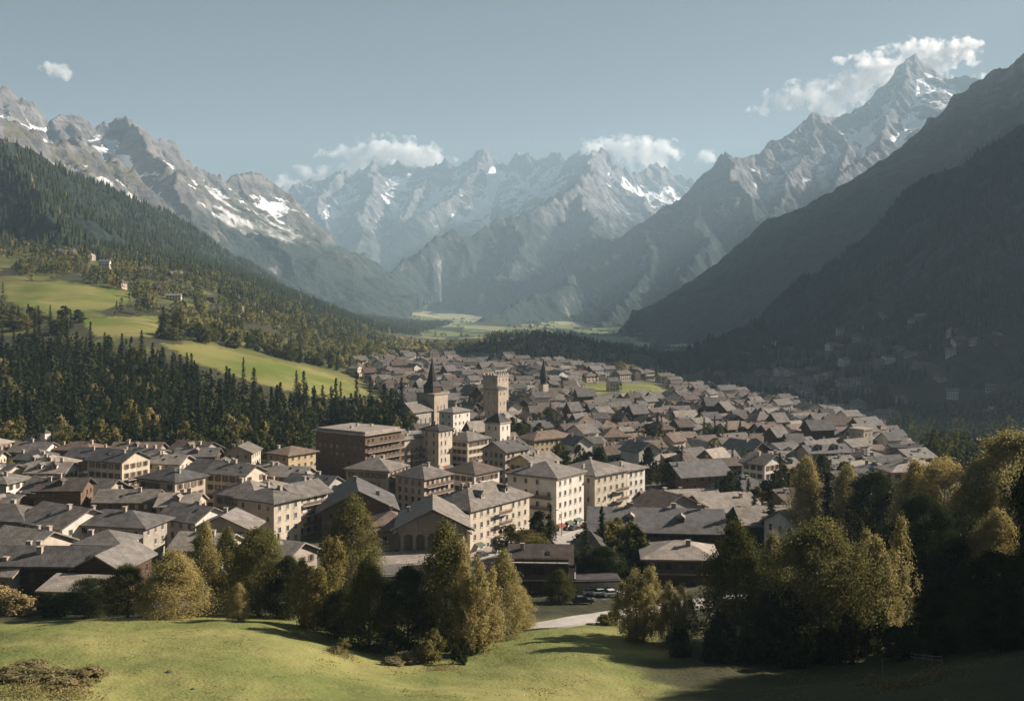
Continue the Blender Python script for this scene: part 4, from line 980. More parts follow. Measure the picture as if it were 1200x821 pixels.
def make_trunk(kind, h, w, cl, axes, seed, z0):
    rg = random.Random(seed); b = MB()
    for (ax, ay, hs_, ws) in axes:
        r0 = h*.017*(1.0 if len(axes) == 1 else .75); segs = 5; pz = -1.2; p = Vector((ax*.4, ay*.4, pz))
        for k in range(segs):
            z = h*hs_*.88*(k+1)/segs; q = Vector((ax*(.5+.5*z/h)+rg.uniform(-.15, .15), ay*(.5+.5*z/h)+rg.uniform(-.15, .15), z))
            b.tube(p, q, r0*(1-k/segs*.85), r0*(1-(k+1)/segs*.85), 7, 0, False); p = q
    for c in rg.sample(cl, min(len(cl), 22)):
        a = axes[min(range(len(axes)), key=lambda i: (axes[i][0]-c[0])**2+(axes[i][1]-c[1])**2)]
        zb = max(h*z0*.8, c[2]-.35*math.hypot(c[0]-a[0], c[1]-a[1])-h*.08)
        b.tube((a[0]*(.5+.5*zb/h), a[1]*(.5+.5*zb/h), zb), tuple(c), h*.006, h*.002, 5, 0, False)
    return b.mesh('trunk', BARK)
PROTO = {}
def proto(key, kind, h, w, seed, nc, nl, leaf, z0=.12, stretch=1.0, stems=1):
    V, f, cl, axes = make_crown(kind, h, w, seed, nc, nl, leaf, z0, stretch, stems)
    cm = mesh_np('crown', V, f, [LF['green']]); tm = make_trunk(kind, h, w, cl, axes, seed, z0)
    PROTO[key] = (h, w, cm, tm)
for i in range(3): proto(f'broad{i}', 'broad', 16, 11, 40+i, 210, 190, .29, .06, 1.0)
for i in range(3): proto(f'column{i}', 'column', 18, 8.5, 60+i, 200, 170, .29, .03, 1.7)
for i in range(3): proto(f'multi{i}', 'column', 17, 12, 80+i, 250, 125, .33, .03, 1.8, 4)
for i in range(2): proto(f'cone{i}', 'cone', 17, 11, 90+i, 210, 180, .29, .02, 1.0)
for i in range(3): proto(f'bush{i}', 'bush', 5, 7, 100+i, 90, 90, .34, .02, 1.1, 2)
for i in range(4): proto(f'small{i}', 'broad' if i % 2 else 'column', 12, 8 if i % 2 else 6, 120+i, 54, 40, .85, .04, 1.2)
def conifer_mesh(h, r, seed, dz=.55, nb=9):
    rg = np.random.default_rng(seed); C = []; N = []; sx = []
    z = h*.06
    while z < h*.985:
        t = (z-h*.06)/(h*.94); R_ = r*(1-t)**.85*rg.uniform(.82, 1.12)+.12; n = max(4, int(nb*(1-t*.55)))
        for k in range(n):
            th = rg.uniform(0, 2*math.pi); L = R_*rg.uniform(.65, 1.1); m = max(2, int(L/.55)+1)
            for j in range(m):
                q = (j+.6)/m*L; C.append((q*math.cos(th)+rg.normal()*.08, q*math.sin(th)+rg.normal()*.08, z-.32*q+.05*q*q/r+rg.normal()*.08))
                N.append((.35*math.cos(th)+rg.normal()*.35, .35*math.sin(th)+rg.normal()*.35, .8)); sx.append(rg.uniform(.6, 1.0))
        z += dz*(1-.35*t)
    sx = np.array(sx); V, f = quads(np.array(C), np.array(N), sx*1.15, sx*.75, rg)
    cm = mesh_np('crown', V, f, [LF['spruce']]); b = MB(); b.tube((0,0,-1.2), (0,0,h*.96), h*.014, .03, 6); return cm, b.mesh('trunk', BARK)
for i in range(4):
    h = 20; cm, tm = conifer_mesh(h, (2.9, 3.4, 2.5, 3.1)[i], 200+i); PROTO[f'spruce{i}'] = (h, (5.8, 6.8, 5.0, 6.2)[i], cm, tm)
TCOUNT = {}
def tree(kind, x, y, h, w, leaf, label, name='tree', cat='tree', group=None, rz=None, z=None, seed=0):
    rg = random.Random(int(x*31+y*17)+seed); ph, pw, cm, tm = PROTO[kind]
    if z is None: z = H1(x, y)
    t = empty(name, (x, y, z), rg.uniform(0, 6.28) if rz is None else rz); t.scale = (w/pw, w/pw, h/ph); tag(t, label, cat, group)
    for nm, me in (('crown', cm), ('trunk', tm)):
        o = bpy.data.objects.new(nm, me); link(o, t)
        if nm == 'crown': o.material_slots[0].link = 'OBJECT'; o.material_slots[0].material = LF[leaf]
    return t
def T(px, D, top, wpx, kind, leaf, label, name='tree', cat='tree', dz=0):
    x = (px-HX)/F*D; z = H1(x, D); h = max(1.5, CZ-(top-HY)/F*D-z)
    return tree(kind, x, D, h, wpx/F*D*1.02, leaf, label, name, cat, z=z)
# the trees between the meadow and the town, one by one
T(18,206,686,72,'bush0','rust','brown golden hedge bush at the far left edge of the meadow','bush','bush')
T(34,120,784,104,'bush0','rust','dry brown bush in the near left corner of the meadow','bush','bush')
T(84,118,800,80,'bush2','rust','low dry bush right of the one in the near left corner','bush','bush')
T(-14,121,778,96,'bush1','rust','dry brown bush cut by the near left edge of the view','bush','bush')
T(62,202,693,48,'bush1','dark','dark rounded bush beside the brown golden hedge','bush','bush')
T(104,198,678,52,'broad0','dark','dark leafy tree in front of the low shed with curled roof')
T(150,192,664,56,'broad1','green','dull green tree between the low shed and the big golden dome tree')
T(203,179,648,80,'cone0','gold','big dome-shaped golden tree at the crest of the meadow')
T(240,194,616,42,'column0','gold','slim tall golden tree behind the big golden dome tree')
T(267,197,622,46,'column1','gg','yellow green narrow tree right of the slim golden one')
T(303,190,622,64,'broad2','gg','round yellow green tree below the square tan house')
T(279,174,685,27,'column2','gold','lone small golden sapling standing on the meadow crest','sapling')
T(338,188,654,52,'column0','dark','dark narrow tree left of the tall green and gold tree')
T(371,178,624,76,'multi0','gg','tall many-stemmed green and gold tree at the dip of the meadow')
T(412,236,583,62,'column1','gg','feathery tree rising in front of the broad gabled house')
T(432,170,655,58,'column2','green','leaning green tree just left of the dark meadow thicket')
T(402,174,692,50,'broad0','dark','dark low tree beneath the tall many-stemmed tree')
T(478,170,668,66,'broad1','dark','dark thicket tree left of the tall central poplar')
T(522,171,618,74,'column0','gg','tall central poplar with green left side and golden tip')
T(557,168,634,64,'multi1','gold','golden many-stemmed birch right of the tall central poplar')
T(590,178,648,44,'column1','gold','narrow golden birch beside the timber chalet')
T(607,184,688,38,'column2','gold','shortest golden birch at the right end of the central grove')
T(500,160,736,42,'bush2','gg','yellowish bush at the foot of the central grove','bush','bush')
T(541,158,750,24,'bush1','dark','tiny dark bush at the grass edge below the birches','bush','bush')
T(470,157,768,46,'bush0','rust','low dry brown bush on the grass below the thicket','bush','bush')
T(395,158,764,30,'bush2','gg','small scrubby bush on the meadow slope left of the grove','bush','bush')
T(621,272,622,52,'broad2','gg','bright green round tree in the street in front of the hotels')
T(603,262,642,34,'broad0','dark','dark small tree left of the timber chalet roof')
T(686,238,612,36,'spruce3','spruce','black pointed spruce in front of the steep black roof','spruce')
T(708,236,642,46,'broad1','dark','dark tree hiding the right half of the steep black roof')
T(722,257,620,56,'broad0','dark','dark tree growing behind the steep black roof')
T(664,240,640,34,'broad2','dark','dark tree at the left corner of the steep black roof')
T(738,250,640,50,'broad2','dark','dark tree between the steep black roof and the small chalet')
T(655,216,668,34,'column1','green','thin green tree at the corner of the timber chalet')
T(748,178,664,64,'multi2','gold','golden many-stemmed birch right of the road, nearest the road')
T(792,176,674,54,'multi0','gold','paler golden birch between the road birch and the big green tree')
T(712,190,712,30,'bush2','gg','light green bush beside the white cars','bush','bush')
T(862,172,618,90,'cone1','green','big conical green tree in the right half of the meadow edge')
T(906,180,630,48,'column0','gold','golden tree peeking out right of the big conical green tree')
T(962,168,614,112,'broad0','gg','widest rounded tree with a golden top and dark base')
T(918,166,690,60,'broad1','dark','dark tree filling the gap below the widest rounded tree')
T(1040,171,606,76,'multi1','gold','bright golden tree standing in front of dark trees on the right')
T(1010,166,700,60,'bush1','dark','dark bush left of the bright golden tree','bush','bush')
T(945,264,540,48,'column2','gold','yellow tree between two dark spruces on the right')
T(903,276,566,40,'spruce0','spruce','dark spruce left of the yellow tree','spruce')
T(884,284,578,32,'spruce1','spruce','shorter dark spruce beside the broad sunlit roofs','spruce')
T(970,262,552,40,'spruce2','spruce','dark spruce right of the yellow tree','spruce')
T(994,262,548,54,'column1','gold','pale golden tree behind the round dark tree')
T(1024,250,556,66,'broad2','dark','round dark tree below the right-hand stone tower')
T(1072,238,545,56,'column0','gold','golden tree below the flat-topped grey block')
T(1106,230,541,74,'broad0','gold','wide golden tree right of the flat-topped grey block')
T(1144,226,546,58,'column2','gold','golden tree left of the tallest tree at the right edge')
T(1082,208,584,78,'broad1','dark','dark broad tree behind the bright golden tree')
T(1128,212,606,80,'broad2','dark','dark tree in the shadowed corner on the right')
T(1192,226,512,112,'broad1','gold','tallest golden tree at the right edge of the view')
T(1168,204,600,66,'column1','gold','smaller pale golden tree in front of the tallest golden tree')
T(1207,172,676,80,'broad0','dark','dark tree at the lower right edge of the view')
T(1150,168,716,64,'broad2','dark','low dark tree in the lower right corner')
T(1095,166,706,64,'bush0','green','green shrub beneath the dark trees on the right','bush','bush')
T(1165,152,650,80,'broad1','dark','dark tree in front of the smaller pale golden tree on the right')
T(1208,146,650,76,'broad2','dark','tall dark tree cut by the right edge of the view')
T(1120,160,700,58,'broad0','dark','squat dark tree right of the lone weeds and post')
for (q, D, tp, wp, lab) in ((836,160,716,54,'dark bush below the big conical green tree'),(884,161,722,56,'dark bush between the conical green tree and the widest tree'),(930,158,728,60,'dark bush at the left foot of the widest rounded tree'),(980,160,716,58,'dark bush at the right foot of the widest rounded tree'),(1058,158,722,50,'dark bush at the foot of the bright golden tree'),(800,164,728,40,'dark bush beneath the paler golden birch')):
    T(q, D, tp, wp, f'bush{q % 3}', 'dark', lab, 'bush', 'bush')
for (px, D, h, w) in ((1290,182,13,12),(1345,164,25,16),(1300,150,26,16),(1260,160,25,15),(1310,162,26,16),(1240,150,26,14),(1360,156,26,16),(1262,140,25,15),(1250,126,23,14),(1330,132,22,15),(1400,150,19,14),(1380,128,22,15),(1420,175,15,13),(1240,156,12,12),(1300,118,18,12),(1238,116,13,9),(1225,146,14,12),(1228,135,24,14),(1222,124,21,12),(1215,140,23,13),(1218,114,18,11),(1250,146,26,15),(1232,166,10,11),(1262,155,15,13),(1290,140,22,14),(1275,122,24,14),(1330,118,24,15),(1270,133,26,15),(1295,126,25,14),(1360,140,24,15),(1225,108,12,9),(1255,104,13,9)):
    px = max(px, 1212+w*.5*F/D); x = (px-HX)/F*D; tree(random.Random(int(px)).choice(('broad0','broad1','broad2')), x, D, h, w, 'dark', 'dark broad tree beyond the right edge of the view', group='trees beyond the right edge')
# trees standing in the town
trng = random.Random(21)
for (x, y, r) in [(h[0], h[1], h[2]) for h in TREEHOLES]:
    ppx = HX+F*x/y; n = max(2, int(r*r/16))
    for k in range(n):
        tx, ty = x+trng.uniform(-r, r)*.8, y+trng.uniform(-r, r)*.8
        sp = trng.random() < .4
        area = 'beside the stone towers' if ppx < 650 and y > 480 else ('behind the hotel row' if ppx < 800 and y > 380 else ('near the street' if ppx < 760 else 'among the roofs on the right'))
        if sp: tree(f'spruce{trng.randrange(4)}', tx, ty, trng.uniform(9, 16), trng.uniform(4, 6), 'spruce', f'dark spruce growing between houses {area}', 'spruce', 'tree', 'spruces in the town')
        else: tree(f'small{trng.randrange(4)}', tx, ty, trng.uniform(8, 13), trng.uniform(6, 8.5), trng.choice(('dark','green','gg','green')), f'leafy tree growing between houses {area}', 'tree', 'tree', 'leafy trees in the town')
GARD = []; sel = [h for h in houses if 330 < h[0] < 1300]
for h in sel:
    if trng.random() < .85:
        x = h[1]+trng.uniform(6, 9)*trng.choice((-1, 1)); y = h[0]-trng.uniform(5, 8)
        if taken(x, y, 1.2) and trng.random() < .85: continue
        if y > 445: GARD.append((x, y)); continue
        if trng.random() < .3: tree(f'spruce{trng.randrange(4)}', x, y, trng.uniform(7, 12), trng.uniform(3.5, 5), 'spruce', 'small dark spruce in a garden between far houses', 'spruce', 'tree', 'garden spruces')
        else: tree(f'small{trng.randrange(4)}', x, y, trng.uniform(5, 9), trng.uniform(4.5, 7), trng.choice(('dark','green','gg','gg','gold')), 'small leafy tree in a garden between far houses', 'tree', 'tree', 'garden trees')
# conifer wood on the hillside behind the left part of the town
WOOD = [(-90,420),(0,416),(60,412),(130,418),(190,432),(236,456),(300,478),(400,490),(470,490),(476,505),(440,512),(372,500),(362,545),(300,546),(0,548),(-90,556)]
def spots(poly, D0, D1, n, avoid, seed, mind):
    rg = np.random.default_rng(seed); out = []; grid = {}
    us = np.array(poly); u0, u1 = (us[:,0].min()-HX)/F, (us[:,0].max()-HX)/F
    D = np.sqrt(rg.uniform(D0**2, D1**2, 40000)); u = rg.uniform(u0, u1, 40000); X = u*D; Z = H(X, D); px, py = proj(X, D, Z)
    ok = inside(poly, px, py)
    for a in avoid: ok &= ~inside(a, px, py)
    for i in np.where(ok)[0]:
        k = (int(X[i]/mind), int(D[i]/mind))
        if k in grid: continue
        grid[k] = 1; out.append((X[i], D[i], Z[i], px[i], py[i]))
        if len(out) >= n: break
    return out
LAWNS = [LAWN1, LAWN2, LAWN3, LAWN4, LAWN5]
ws = spots(WOOD, 425, 900, 300, LAWNS, 31, 6.6); ws.sort(key=lambda q: q[1])
wrg = random.Random(3)
for (x, y, z, px, py) in ws:
    edge = y < 475+10*math.sin(px*.05)
    leafy = wrg.random() < (.85 if edge else .22)
    if taken(x, y, 2): continue
    if leafy: tree(f'small{wrg.randrange(4)}', x, y, wrg.uniform(10, 16), wrg.uniform(6.5, 9), wrg.choice(('gold','gg','gg','olive')), 'yellowing leafy tree among the conifers behind the town' , 'tree', 'tree', 'leafy trees of the hillside wood', z=z)
    else: tree(f'spruce{wrg.randrange(4)}', x, y, wrg.uniform(15, 28), wrg.uniform(7.0, 12.0), 'spruce', 'dark spruce in the dense wood behind the left part of the town', 'spruce', 'tree', 'spruces of the hillside wood', z=z)
# woods on the open hillside and on the knoll: single trees near, one mass far away
SV = []; SF = []; SM = []; sn = [0]
SLEAF = ['olive', 'gold', 'gg', 'green', 'dark', 'spruce']
def mass_tree(x, y, z, h, w, leaf, rg, n=46):
    t = rg.beta(1.3, 1.2, n); th = rg.uniform(0, 6.283, n); rr = (1.05*(1-t)**.9 if leaf == 'spruce' else profile('broad', t))*w*.5*np.sqrt(rg.uniform(.2, 1, n))
    C = np.stack([x+rr*np.cos(th), y+rr*np.sin(th), z+h*(.05+.95*t)], 1); Nn = np.stack([np.cos(th), np.sin(th), np.full(n, .5)], 1)+rg.normal(size=(n, 3))*.5
    s = w*.26*rg.uniform(.7, 1.3, n); V, f = quads(C, Nn, s, s, rg)
    SV.append(V); SF.append(f+sn[0]); SM.append(np.full(n, SLEAF.index(leaf))); sn[0] += len(V)
for (x, y) in GARD: mass_tree(x, y, H1(x, y), trng.uniform(5, 10), trng.uniform(4, 7.5), trng.choice(('dark','green','gg','spruce')), np.random.default_rng(abs(int(x*7+y))), 26)
HILL = [(-90,280),(0,288),(100,292),(200,312),(300,335),(400,372),(470,402),(450,424),(430,440),(380,432),(330,422),(240,402),(190,398),(130,392),(0,390),(-90,394)]
hs_ = spots(HILL, 760, 1950, 2600, LAWNS, 41, 7); hs_ = [q for q in hs_ if not any(inside(L_, np.array([q[3]]), np.array([q[4]-9.0]))[0] for L_ in LAWNS)]; hs_.sort(key=lambda q: q[1])
mrg = np.random.default_rng(77); nb = 0
for (x, y, z, px, py) in hs_:
    dens = float(perlin(np.array([x/55.]), np.array([y/75.]), 51)[0])
    if dens < -.18 and y < 1500: continue
    leaf = wrg.choice(('olive','olive','gg','olive','green','spruce') if dens > .1 else ('olive','green','green','dark','olive'))
    if leaf == 'spruce' or wrg.random() < .18:
        if nb < 90: tree(f'spruce{wrg.randrange(4)}', x, y, wrg.uniform(12, 20), wrg.uniform(5, 7), 'spruce', 'dark spruce on the open hillside above the wood', 'spruce', 'tree', 'spruces on the open hillside', z=z)
        else: mass_tree(x, y, z, wrg.uniform(12, 18), 5.5, 'spruce', mrg)
    elif nb < 90: tree(f'small{wrg.randrange(4)}', x, y, wrg.uniform(8, 14), wrg.uniform(8, 12), leaf, 'rounded leafy tree on the open hillside around the lawns', 'tree', 'tree', 'leafy trees on the open hillside', z=z)
    else: mass_tree(x, y, z, wrg.uniform(9, 15), wrg.uniform(8, 13), leaf, mrg)
    nb += 1
KNOLL = [(715,428),(770,432),(800,452),(795,458),(762,446),(715,443)]
for (x, y, z, px, py) in spots(KNOLL, 900, 1300, 46, LAWNS, 61, 8):
    if px > 745: tree(f'spruce{wrg.randrange(4)}', x, y, wrg.uniform(14, 22), wrg.uniform(6, 8), 'spruce', 'dark spruce on the knoll above the two small lawns', 'spruce', 'tree', 'spruces on the knoll', z=z)
    else: tree(f'small{wrg.randrange(4)}', x, y, wrg.uniform(9, 14), wrg.uniform(8, 11), wrg.choice(('gold','gg','green')), 'leafy tree on the knoll behind the two small lawns', 'tree', 'tree', 'leafy trees on the knoll', z=z)
RIGHT_LOW = [(1090,556),(1300,570),(1300,470),(1150,480),(1040,500),(1075,530)]  # dark trees added here in place of shade beyond the town's right edge
for (x, y, z, px, py) in spots(RIGHT_LOW, 430, 1250, 900, [], 74, 8):
    if not taken(x, y, 2): mass_tree(x, y, z, wrg.uniform(10, 18), wrg.uniform(8, 12), wrg.choice(('dark','spruce','dark','green')), mrg, 40)
for (x, y, z, px, py) in spots(WOOD, 425, 900, 900, LAWNS, 75, 6.0):
    if not taken(x, y, 2): mass_tree(x, y, z, wrg.uniform(9, 17), wrg.uniform(6, 8), wrg.choice(('spruce','spruce','dark')), mrg, 44)
BACK = [(440,402),(520,400),(600,405),(690,408),(740,420),(715,432),(660,424),(600,419),(520,412),(450,424)]
for (x, y, z, px, py) in spots(BACK, 1100, 2000, 420, [], 71, 9):
    mass_tree(x, y, z, wrg.uniform(7, 12), wrg.uniform(8, 13), wrg.choice(('gold','gg','olive','olive','dark','spruce')), mrg)
for (x, y, z, px, py) in spots([(560,400),(610,390),(680,392),(745,412),(735,420),(640,410),(560,408)], 1750, 2500, 560, [], 72, 11):
    mass_tree(x, y, z, wrg.uniform(9, 16), wrg.uniform(7, 10), wrg.choice(('spruce','spruce','dark','dark','green')), mrg, 34)
for (x, y, z, px, py) in spots([(420,364),(640,362),(760,395),(760,404),(640,396),(500,397),(430,380)], 2700, 5800, 700, [], 73, 26):
    if float(perlin(np.array([x/260.]), np.array([y/420.]), 5)[0]) > .12: mass_tree(x, y, z, wrg.uniform(8, 14), wrg.uniform(12, 20), wrg.choice(('dark','green','spruce')), mrg, 26)
me = mesh_np('woodland', np.concatenate(SV), np.concatenate(SF), [LF[k] for k in SLEAF], np.concatenate(SM))
tag(link(bpy.data.objects.new('woodland', me)), kind='stuff')
# forests on the two mountain slopes
def slope_forest(name, slope, n, seed, zmax, mix=(.66, .27, .07), thin=False, hr=(13, 23), box=None):
    xs, ys, Z, keep = slope; rg = np.random.default_rng(seed)
    x = rg.uniform(xs[0], xs[-2], n*4); y = rg.uniform(ys[0], ys[-2], n*4)
    fi = (y-ys[0])/(ys[1]-ys[0]); fj = (x-xs[0])/(xs[1]-xs[0]); i = fi.astype(int); j = fj.astype(int); a = fi-i; b = fj-j
    z = Z[i, j]*(1-a)*(1-b)+Z[i+1, j]*a*(1-b)+Z[i, j+1]*(1-a)*b+Z[i+1, j+1]*a*b
    z = np.maximum(z, Hs(x, y)); px, py = proj(x, y, z)
    ok = (px > -90) & (px < 1290) & (z < zmax+120*fbm(x/300, y/300, seed, 3)) & (fbm(x/90, y/90, seed+3, 3) > -.38) & ~((y < 1450) & (px < 760))
    ok &= ~inside(TOWN, px, py)
    if thin:
        q = np.array(CLEAR); near = np.zeros(len(x), bool)
        for cxq, cyq in q: near |= (np.hypot(x-cxq, (y-cyq)*.6) < 17)
        ok &= ~near
    if thin: ok &= ~((z < 40) & (fbm(x/70, y/70, 91, 3) > -.05))
    k = np.where(ok)[0][:n]; x, y, z = x[k], y[k], z[k]; n = len(k)
    h = rg.uniform(*hr, n); r = h*rg.uniform(.15, .24, n); m = 5; V = []
    ang = np.arange(m)/m*2*math.pi; a0 = rg.uniform(0, 6, n)
    ca, sa = np.cos(ang[None]+a0[:,None]), np.sin(ang[None]+a0[:,None])
    jit = rg.uniform(.75, 1.2, (n, m))
    r1 = np.stack([x[:,None]+ca*r[:,None]*jit, y[:,None]+sa*r[:,None]*jit, (z+h*.05)[:,None]+0*ca], -1)
    r2 = np.stack([x[:,None]+ca*r[:,None]*.55*jit, y[:,None]+sa*r[:,None]*.55*jit, (z+h*.5)[:,None]+0*ca], -1)
    top = np.stack([x, y, z+h], -1)[:,None]
    Vv = np.concatenate([r1, r2, top], 1); base = np.arange(n)[:,None]*(2*m+1); fs = []
    for q in range(m):
        p = (q+1) % m
        fs.append(np.concatenate([base+q, base+p, base+m+p], 1)); fs.append(np.concatenate([base+q, base+m+p, base+m+q], 1)); fs.append(np.concatenate([base+m+q, base+m+p, base+2*m], 1))
    me = mesh_np(name, Vv.reshape(-1, 3), np.concatenate(fs), [LF['spruce'], LF['dark'], LF['gg']], np.tile(rg.choice(3, n, p=mix), 3*m))
    tag(link(bpy.data.objects.new(name, me)), kind='stuff')
slope_forest('forest', SLOPE_L, 30000, 5, 430, (.90, .09, .01), False, (11, 20))
slope_forest('forest', SLOPE_R, 26000, 6, 460, (.93, .07, 0), True, (11, 18))

# ------------------------------------------------------------------ grass and weeds on the meadow
def meadow_grass():
    rg = np.random.default_rng(9); n = 90000
    y = np.sqrt(rg.uniform(104**2, 196**2, n)); u = rg.uniform(-.50, .50, n); x = u*y
    k = fbm(x/7, y/7, 3, 3)+.5*fbm(x/2, y/2, 4, 2) > .42; x, y = x[k], y[k]; z = H(x, y); n = len(x)
    rough_ = np.clip(fbm(x/9, y/9, 13, 3)+.3, .1, 1.3); h = .03+.09*rough_*rg.random(n); w = rg.uniform(.10, .28, n)
    a = rg.uniform(0, 3.14, n); dx, dy = np.cos(a)*w*.5, np.sin(a)*w*.5; lx, ly = rg.normal(size=n)*.08, rg.normal(size=n)*.08
    V = np.stack([np.stack([x-dx, y-dy, z-.03], 1), np.stack([x+dx, y+dy, z-.03], 1), np.stack([x+dx*.5+lx, y+dy*.5+ly, z+h], 1), np.stack([x-dx*.5+lx, y-dy*.5+ly, z+h], 1)], 1).reshape(-1, 3)
    ms = [leaf_material('grass_blades', (.16,.18,.052), (.25,.235,.08), .45, 0), leaf_material('straw_blades', (.26,.225,.09), (.33,.27,.12), .45, 0)]
    mi = (rg.random(n) < .25+.5*smooth(-.1, .5, fbm(x/12, y/12, 31, 3))).astype(int)
    tag(link(bpy.data.objects.new('grass', mesh_np('grass', V, np.arange(4*n).reshape(n, 4), ms, mi))), kind='stuff')
    C = []; Nn = []
    for (px, py, r, cnt) in ((35,812,4,1500),(5,800,3,900),(85,816,2.5,700),(1045,805,3.2,1500),(1090,796,3.4,1600),(1020,800,1.6,700),(480,772,3.5,1300),(400,768,2.4,700),(345,745,2.2,500),(520,785,2.5,600)):
        c = at(px, py); q = rg.normal(size=(cnt, 2))*r*.5; X = c.x+q[:,0]; Y = c.y+q[:,1]; Zz = H(X, Y)+np.abs(rg.normal(size=cnt))*.55*(1-np.clip(np.hypot(q[:,0], q[:,1])/r/1.6, 0, .8)); C.append(np.stack([X, Y, Zz], 1))
    C = np.concatenate(C); Nn = rg.normal(size=C.shape); s = rg.uniform(.10, .26, len(C)); V, f = quads(C, Nn, s*.6, s*1.6, rg)
    T(1100,148,688,64,'broad2','dark','dark tree just right of the wooden rail fence')
    T(1140,142,694,60,'broad0','dark','dark tree between the rail fence and the corner tree')
    T(1172,136,706,70,'broad1','dark','dark tree in the extreme lower right corner of the view')
    tag(link(bpy.data.objects.new('weeds', mesh_np('weeds', V, f, [LF['rust'], LF['gg']], (rg.random(len(f)) < .4).astype(int)))), kind='stuff')
meadow_grass()

# ------------------------------------------------------------------ parked cars
def paint(name, c):
    m = NT(name); m.col(c); m.b.inputs['Roughness'].default_value = .28; m.b.inputs['Coat Weight'].default_value = .6; m.b.inputs['Specular IOR Level'].default_value = .5; return m.m
PAINT = dict(white=paint('white_paint', (.72,.72,.71)), black=paint('black_paint', (.02,.02,.022)), silver=paint('silver_paint', (.36,.37,.38)), blue=paint('blue_paint', (.04,.07,.14)), red=paint('red_paint', (.25,.03,.025)))
RUB = plain('tyre_rubber', (.02,.02,.02), .9); RIMM = plain('wheel_rim', (.4,.4,.4), .4, .8); LAMP = plain('lamp_glass', (.7,.7,.66), .1); TAIL = plain('tail_lamp', (.3,.02,.02), .2)
def car_parts():
    out = []
    b = MB(); hw = .86
    lower = [(-2.15,.32),(2.1,.30),(2.18,.55),(2.05,.80),(.95,.92),(.90,.94),(-1.75,.97),(-2.16,.90),(-2.2,.55)]
    b.prism(lower, -hw, hw, 'y'); body = b.mesh('body', PAINT['white'])
    bm = bmesh.new(); bm.from_mesh(body); bmesh.ops.bevel(bm, geom=bm.edges[:], offset=.07, segments=2, affect='EDGES', profile=.6); bm.to_mesh(body); bm.free()
    c = MB(); up = [(-1.72,.95),(-1.25,1.42),(.15,1.45),(.92,.93)]
    n = 4; L = [(-1.72,-.80,.95),(-1.22,-.64,1.40),(.12,-.64,1.42),(.90,-.80,.93)]; Rr = [(x, -y, z) for x, y, z in L]
    for k in range(3): c.face([L[k], L[k+1], Rr[k+1], Rr[k]])
    c.face(L[::-1]); c.face(Rr); c.face([L[0], Rr[0], Rr[3], L[3]])
    out += [('body', body, (0,0,0)), ('windows', c.mesh('windows', M['glass']), (0,0,0))]
    r = MB(); r.prism([(-1.28,1.395),(-1.2,1.455),(.05,1.47),(.18,1.41)], -.66, .66, 'y'); out.append(('roof', r.mesh('roof', PAINT['white']), (0,0,0)))
    w = MB(); w.tube((0,-.11,0), (0,.11,0), .33, .33, 16); wm = w.mesh('wheel', RUB); rr = MB(); rr.tube((0,-.125,0), (0,.125,0), .19, .19, 10); rim = rr.mesh('rim', RIMM)
    hl = MB(); hl.box(-.05,.05,-.17,.17,-.07,.07); hm = hl.mesh('headlight', LAMP); tm = hl.mesh('tail_light', TAIL)
    wh = [((x, s*.80, .33)) for x in (-1.3, 1.35) for s in (-1, 1)]
    return out, wm, rim, wh, hm, tm
CP = car_parts()
def car(x, y, rz, col, label, group):
    z = max(H1(x, y), 0)+.15; t = empty('parked_car', (x, y, z), rz); tag(t, label, 'car', group)
    for nm, me, l in CP[0]:
        o = bpy.data.objects.new(nm, me); link(o, t)
        if nm != 'windows': o.material_slots[0].link = 'OBJECT'; o.material_slots[0].material = PAINT[col]
    for w in CP[3]:
        o = bpy.data.objects.new('wheel', CP[1]); link(o, t); o.location = w; r = bpy.data.objects.new('rim', CP[2]); link(r, o)
    for s in (-1, 1):
        o = bpy.data.objects.new('headlight', CP[4]); link(o, t); o.location = (2.15, s*.6, .66); o = bpy.data.objects.new('tail_light', CP[5]); link(o, t); o.location = (-2.16, s*.62, .75)
crg = random.Random(14)
def kerb_cars(line, off, i0, i1, gap, where, group, cols=('black','black','silver','white','blue','black','red')):
    acc = 0; 
    for i in range(i0, min(i1, len(line)-1)):
        d = line[i+1]-line[i]; acc += d.length
        if acc >= gap:
            acc = 0
            if crg.random() < .2: continue
            t = d.normalized(); p = line[i]+Vector((t.y, -t.x))*off; c = crg.choice(cols)
            car(p.x, p.y, math.atan2(t.y, t.x)+(math.pi if crg.random() < .4 else 0)+crg.uniform(-.03, .03), c, f'{c} car {where}', group)
kerb_cars(ST, 5.2, 20, 62, 5.6, 'parked along the near kerb of the street', 'cars parked along the near kerb')
kerb_cars(ST, -5.2, 22, 80, 5.8, 'parked along the hotel fronts of the street', 'cars parked along the hotel fronts')
kerb_cars(ST, 1.2, 26, 60, 17, 'driving down the middle of the street', 'cars on the street')
for k, (px, D, rz, col, lab) in enumerate(((694,226.5,.25,'white','white car by the lower road, nearest the timber chalet'),(706,225.5,.25,'white','white car by the lower road, between two other white cars'),(719,224.5,.28,'white','white car by the lower road, farthest right of its row'),(683,215,.2,'black','black car parked alone beside the lower road'))):
    car((px-HX)/F*D, D, rz, col, lab, 'cars by the lower road')
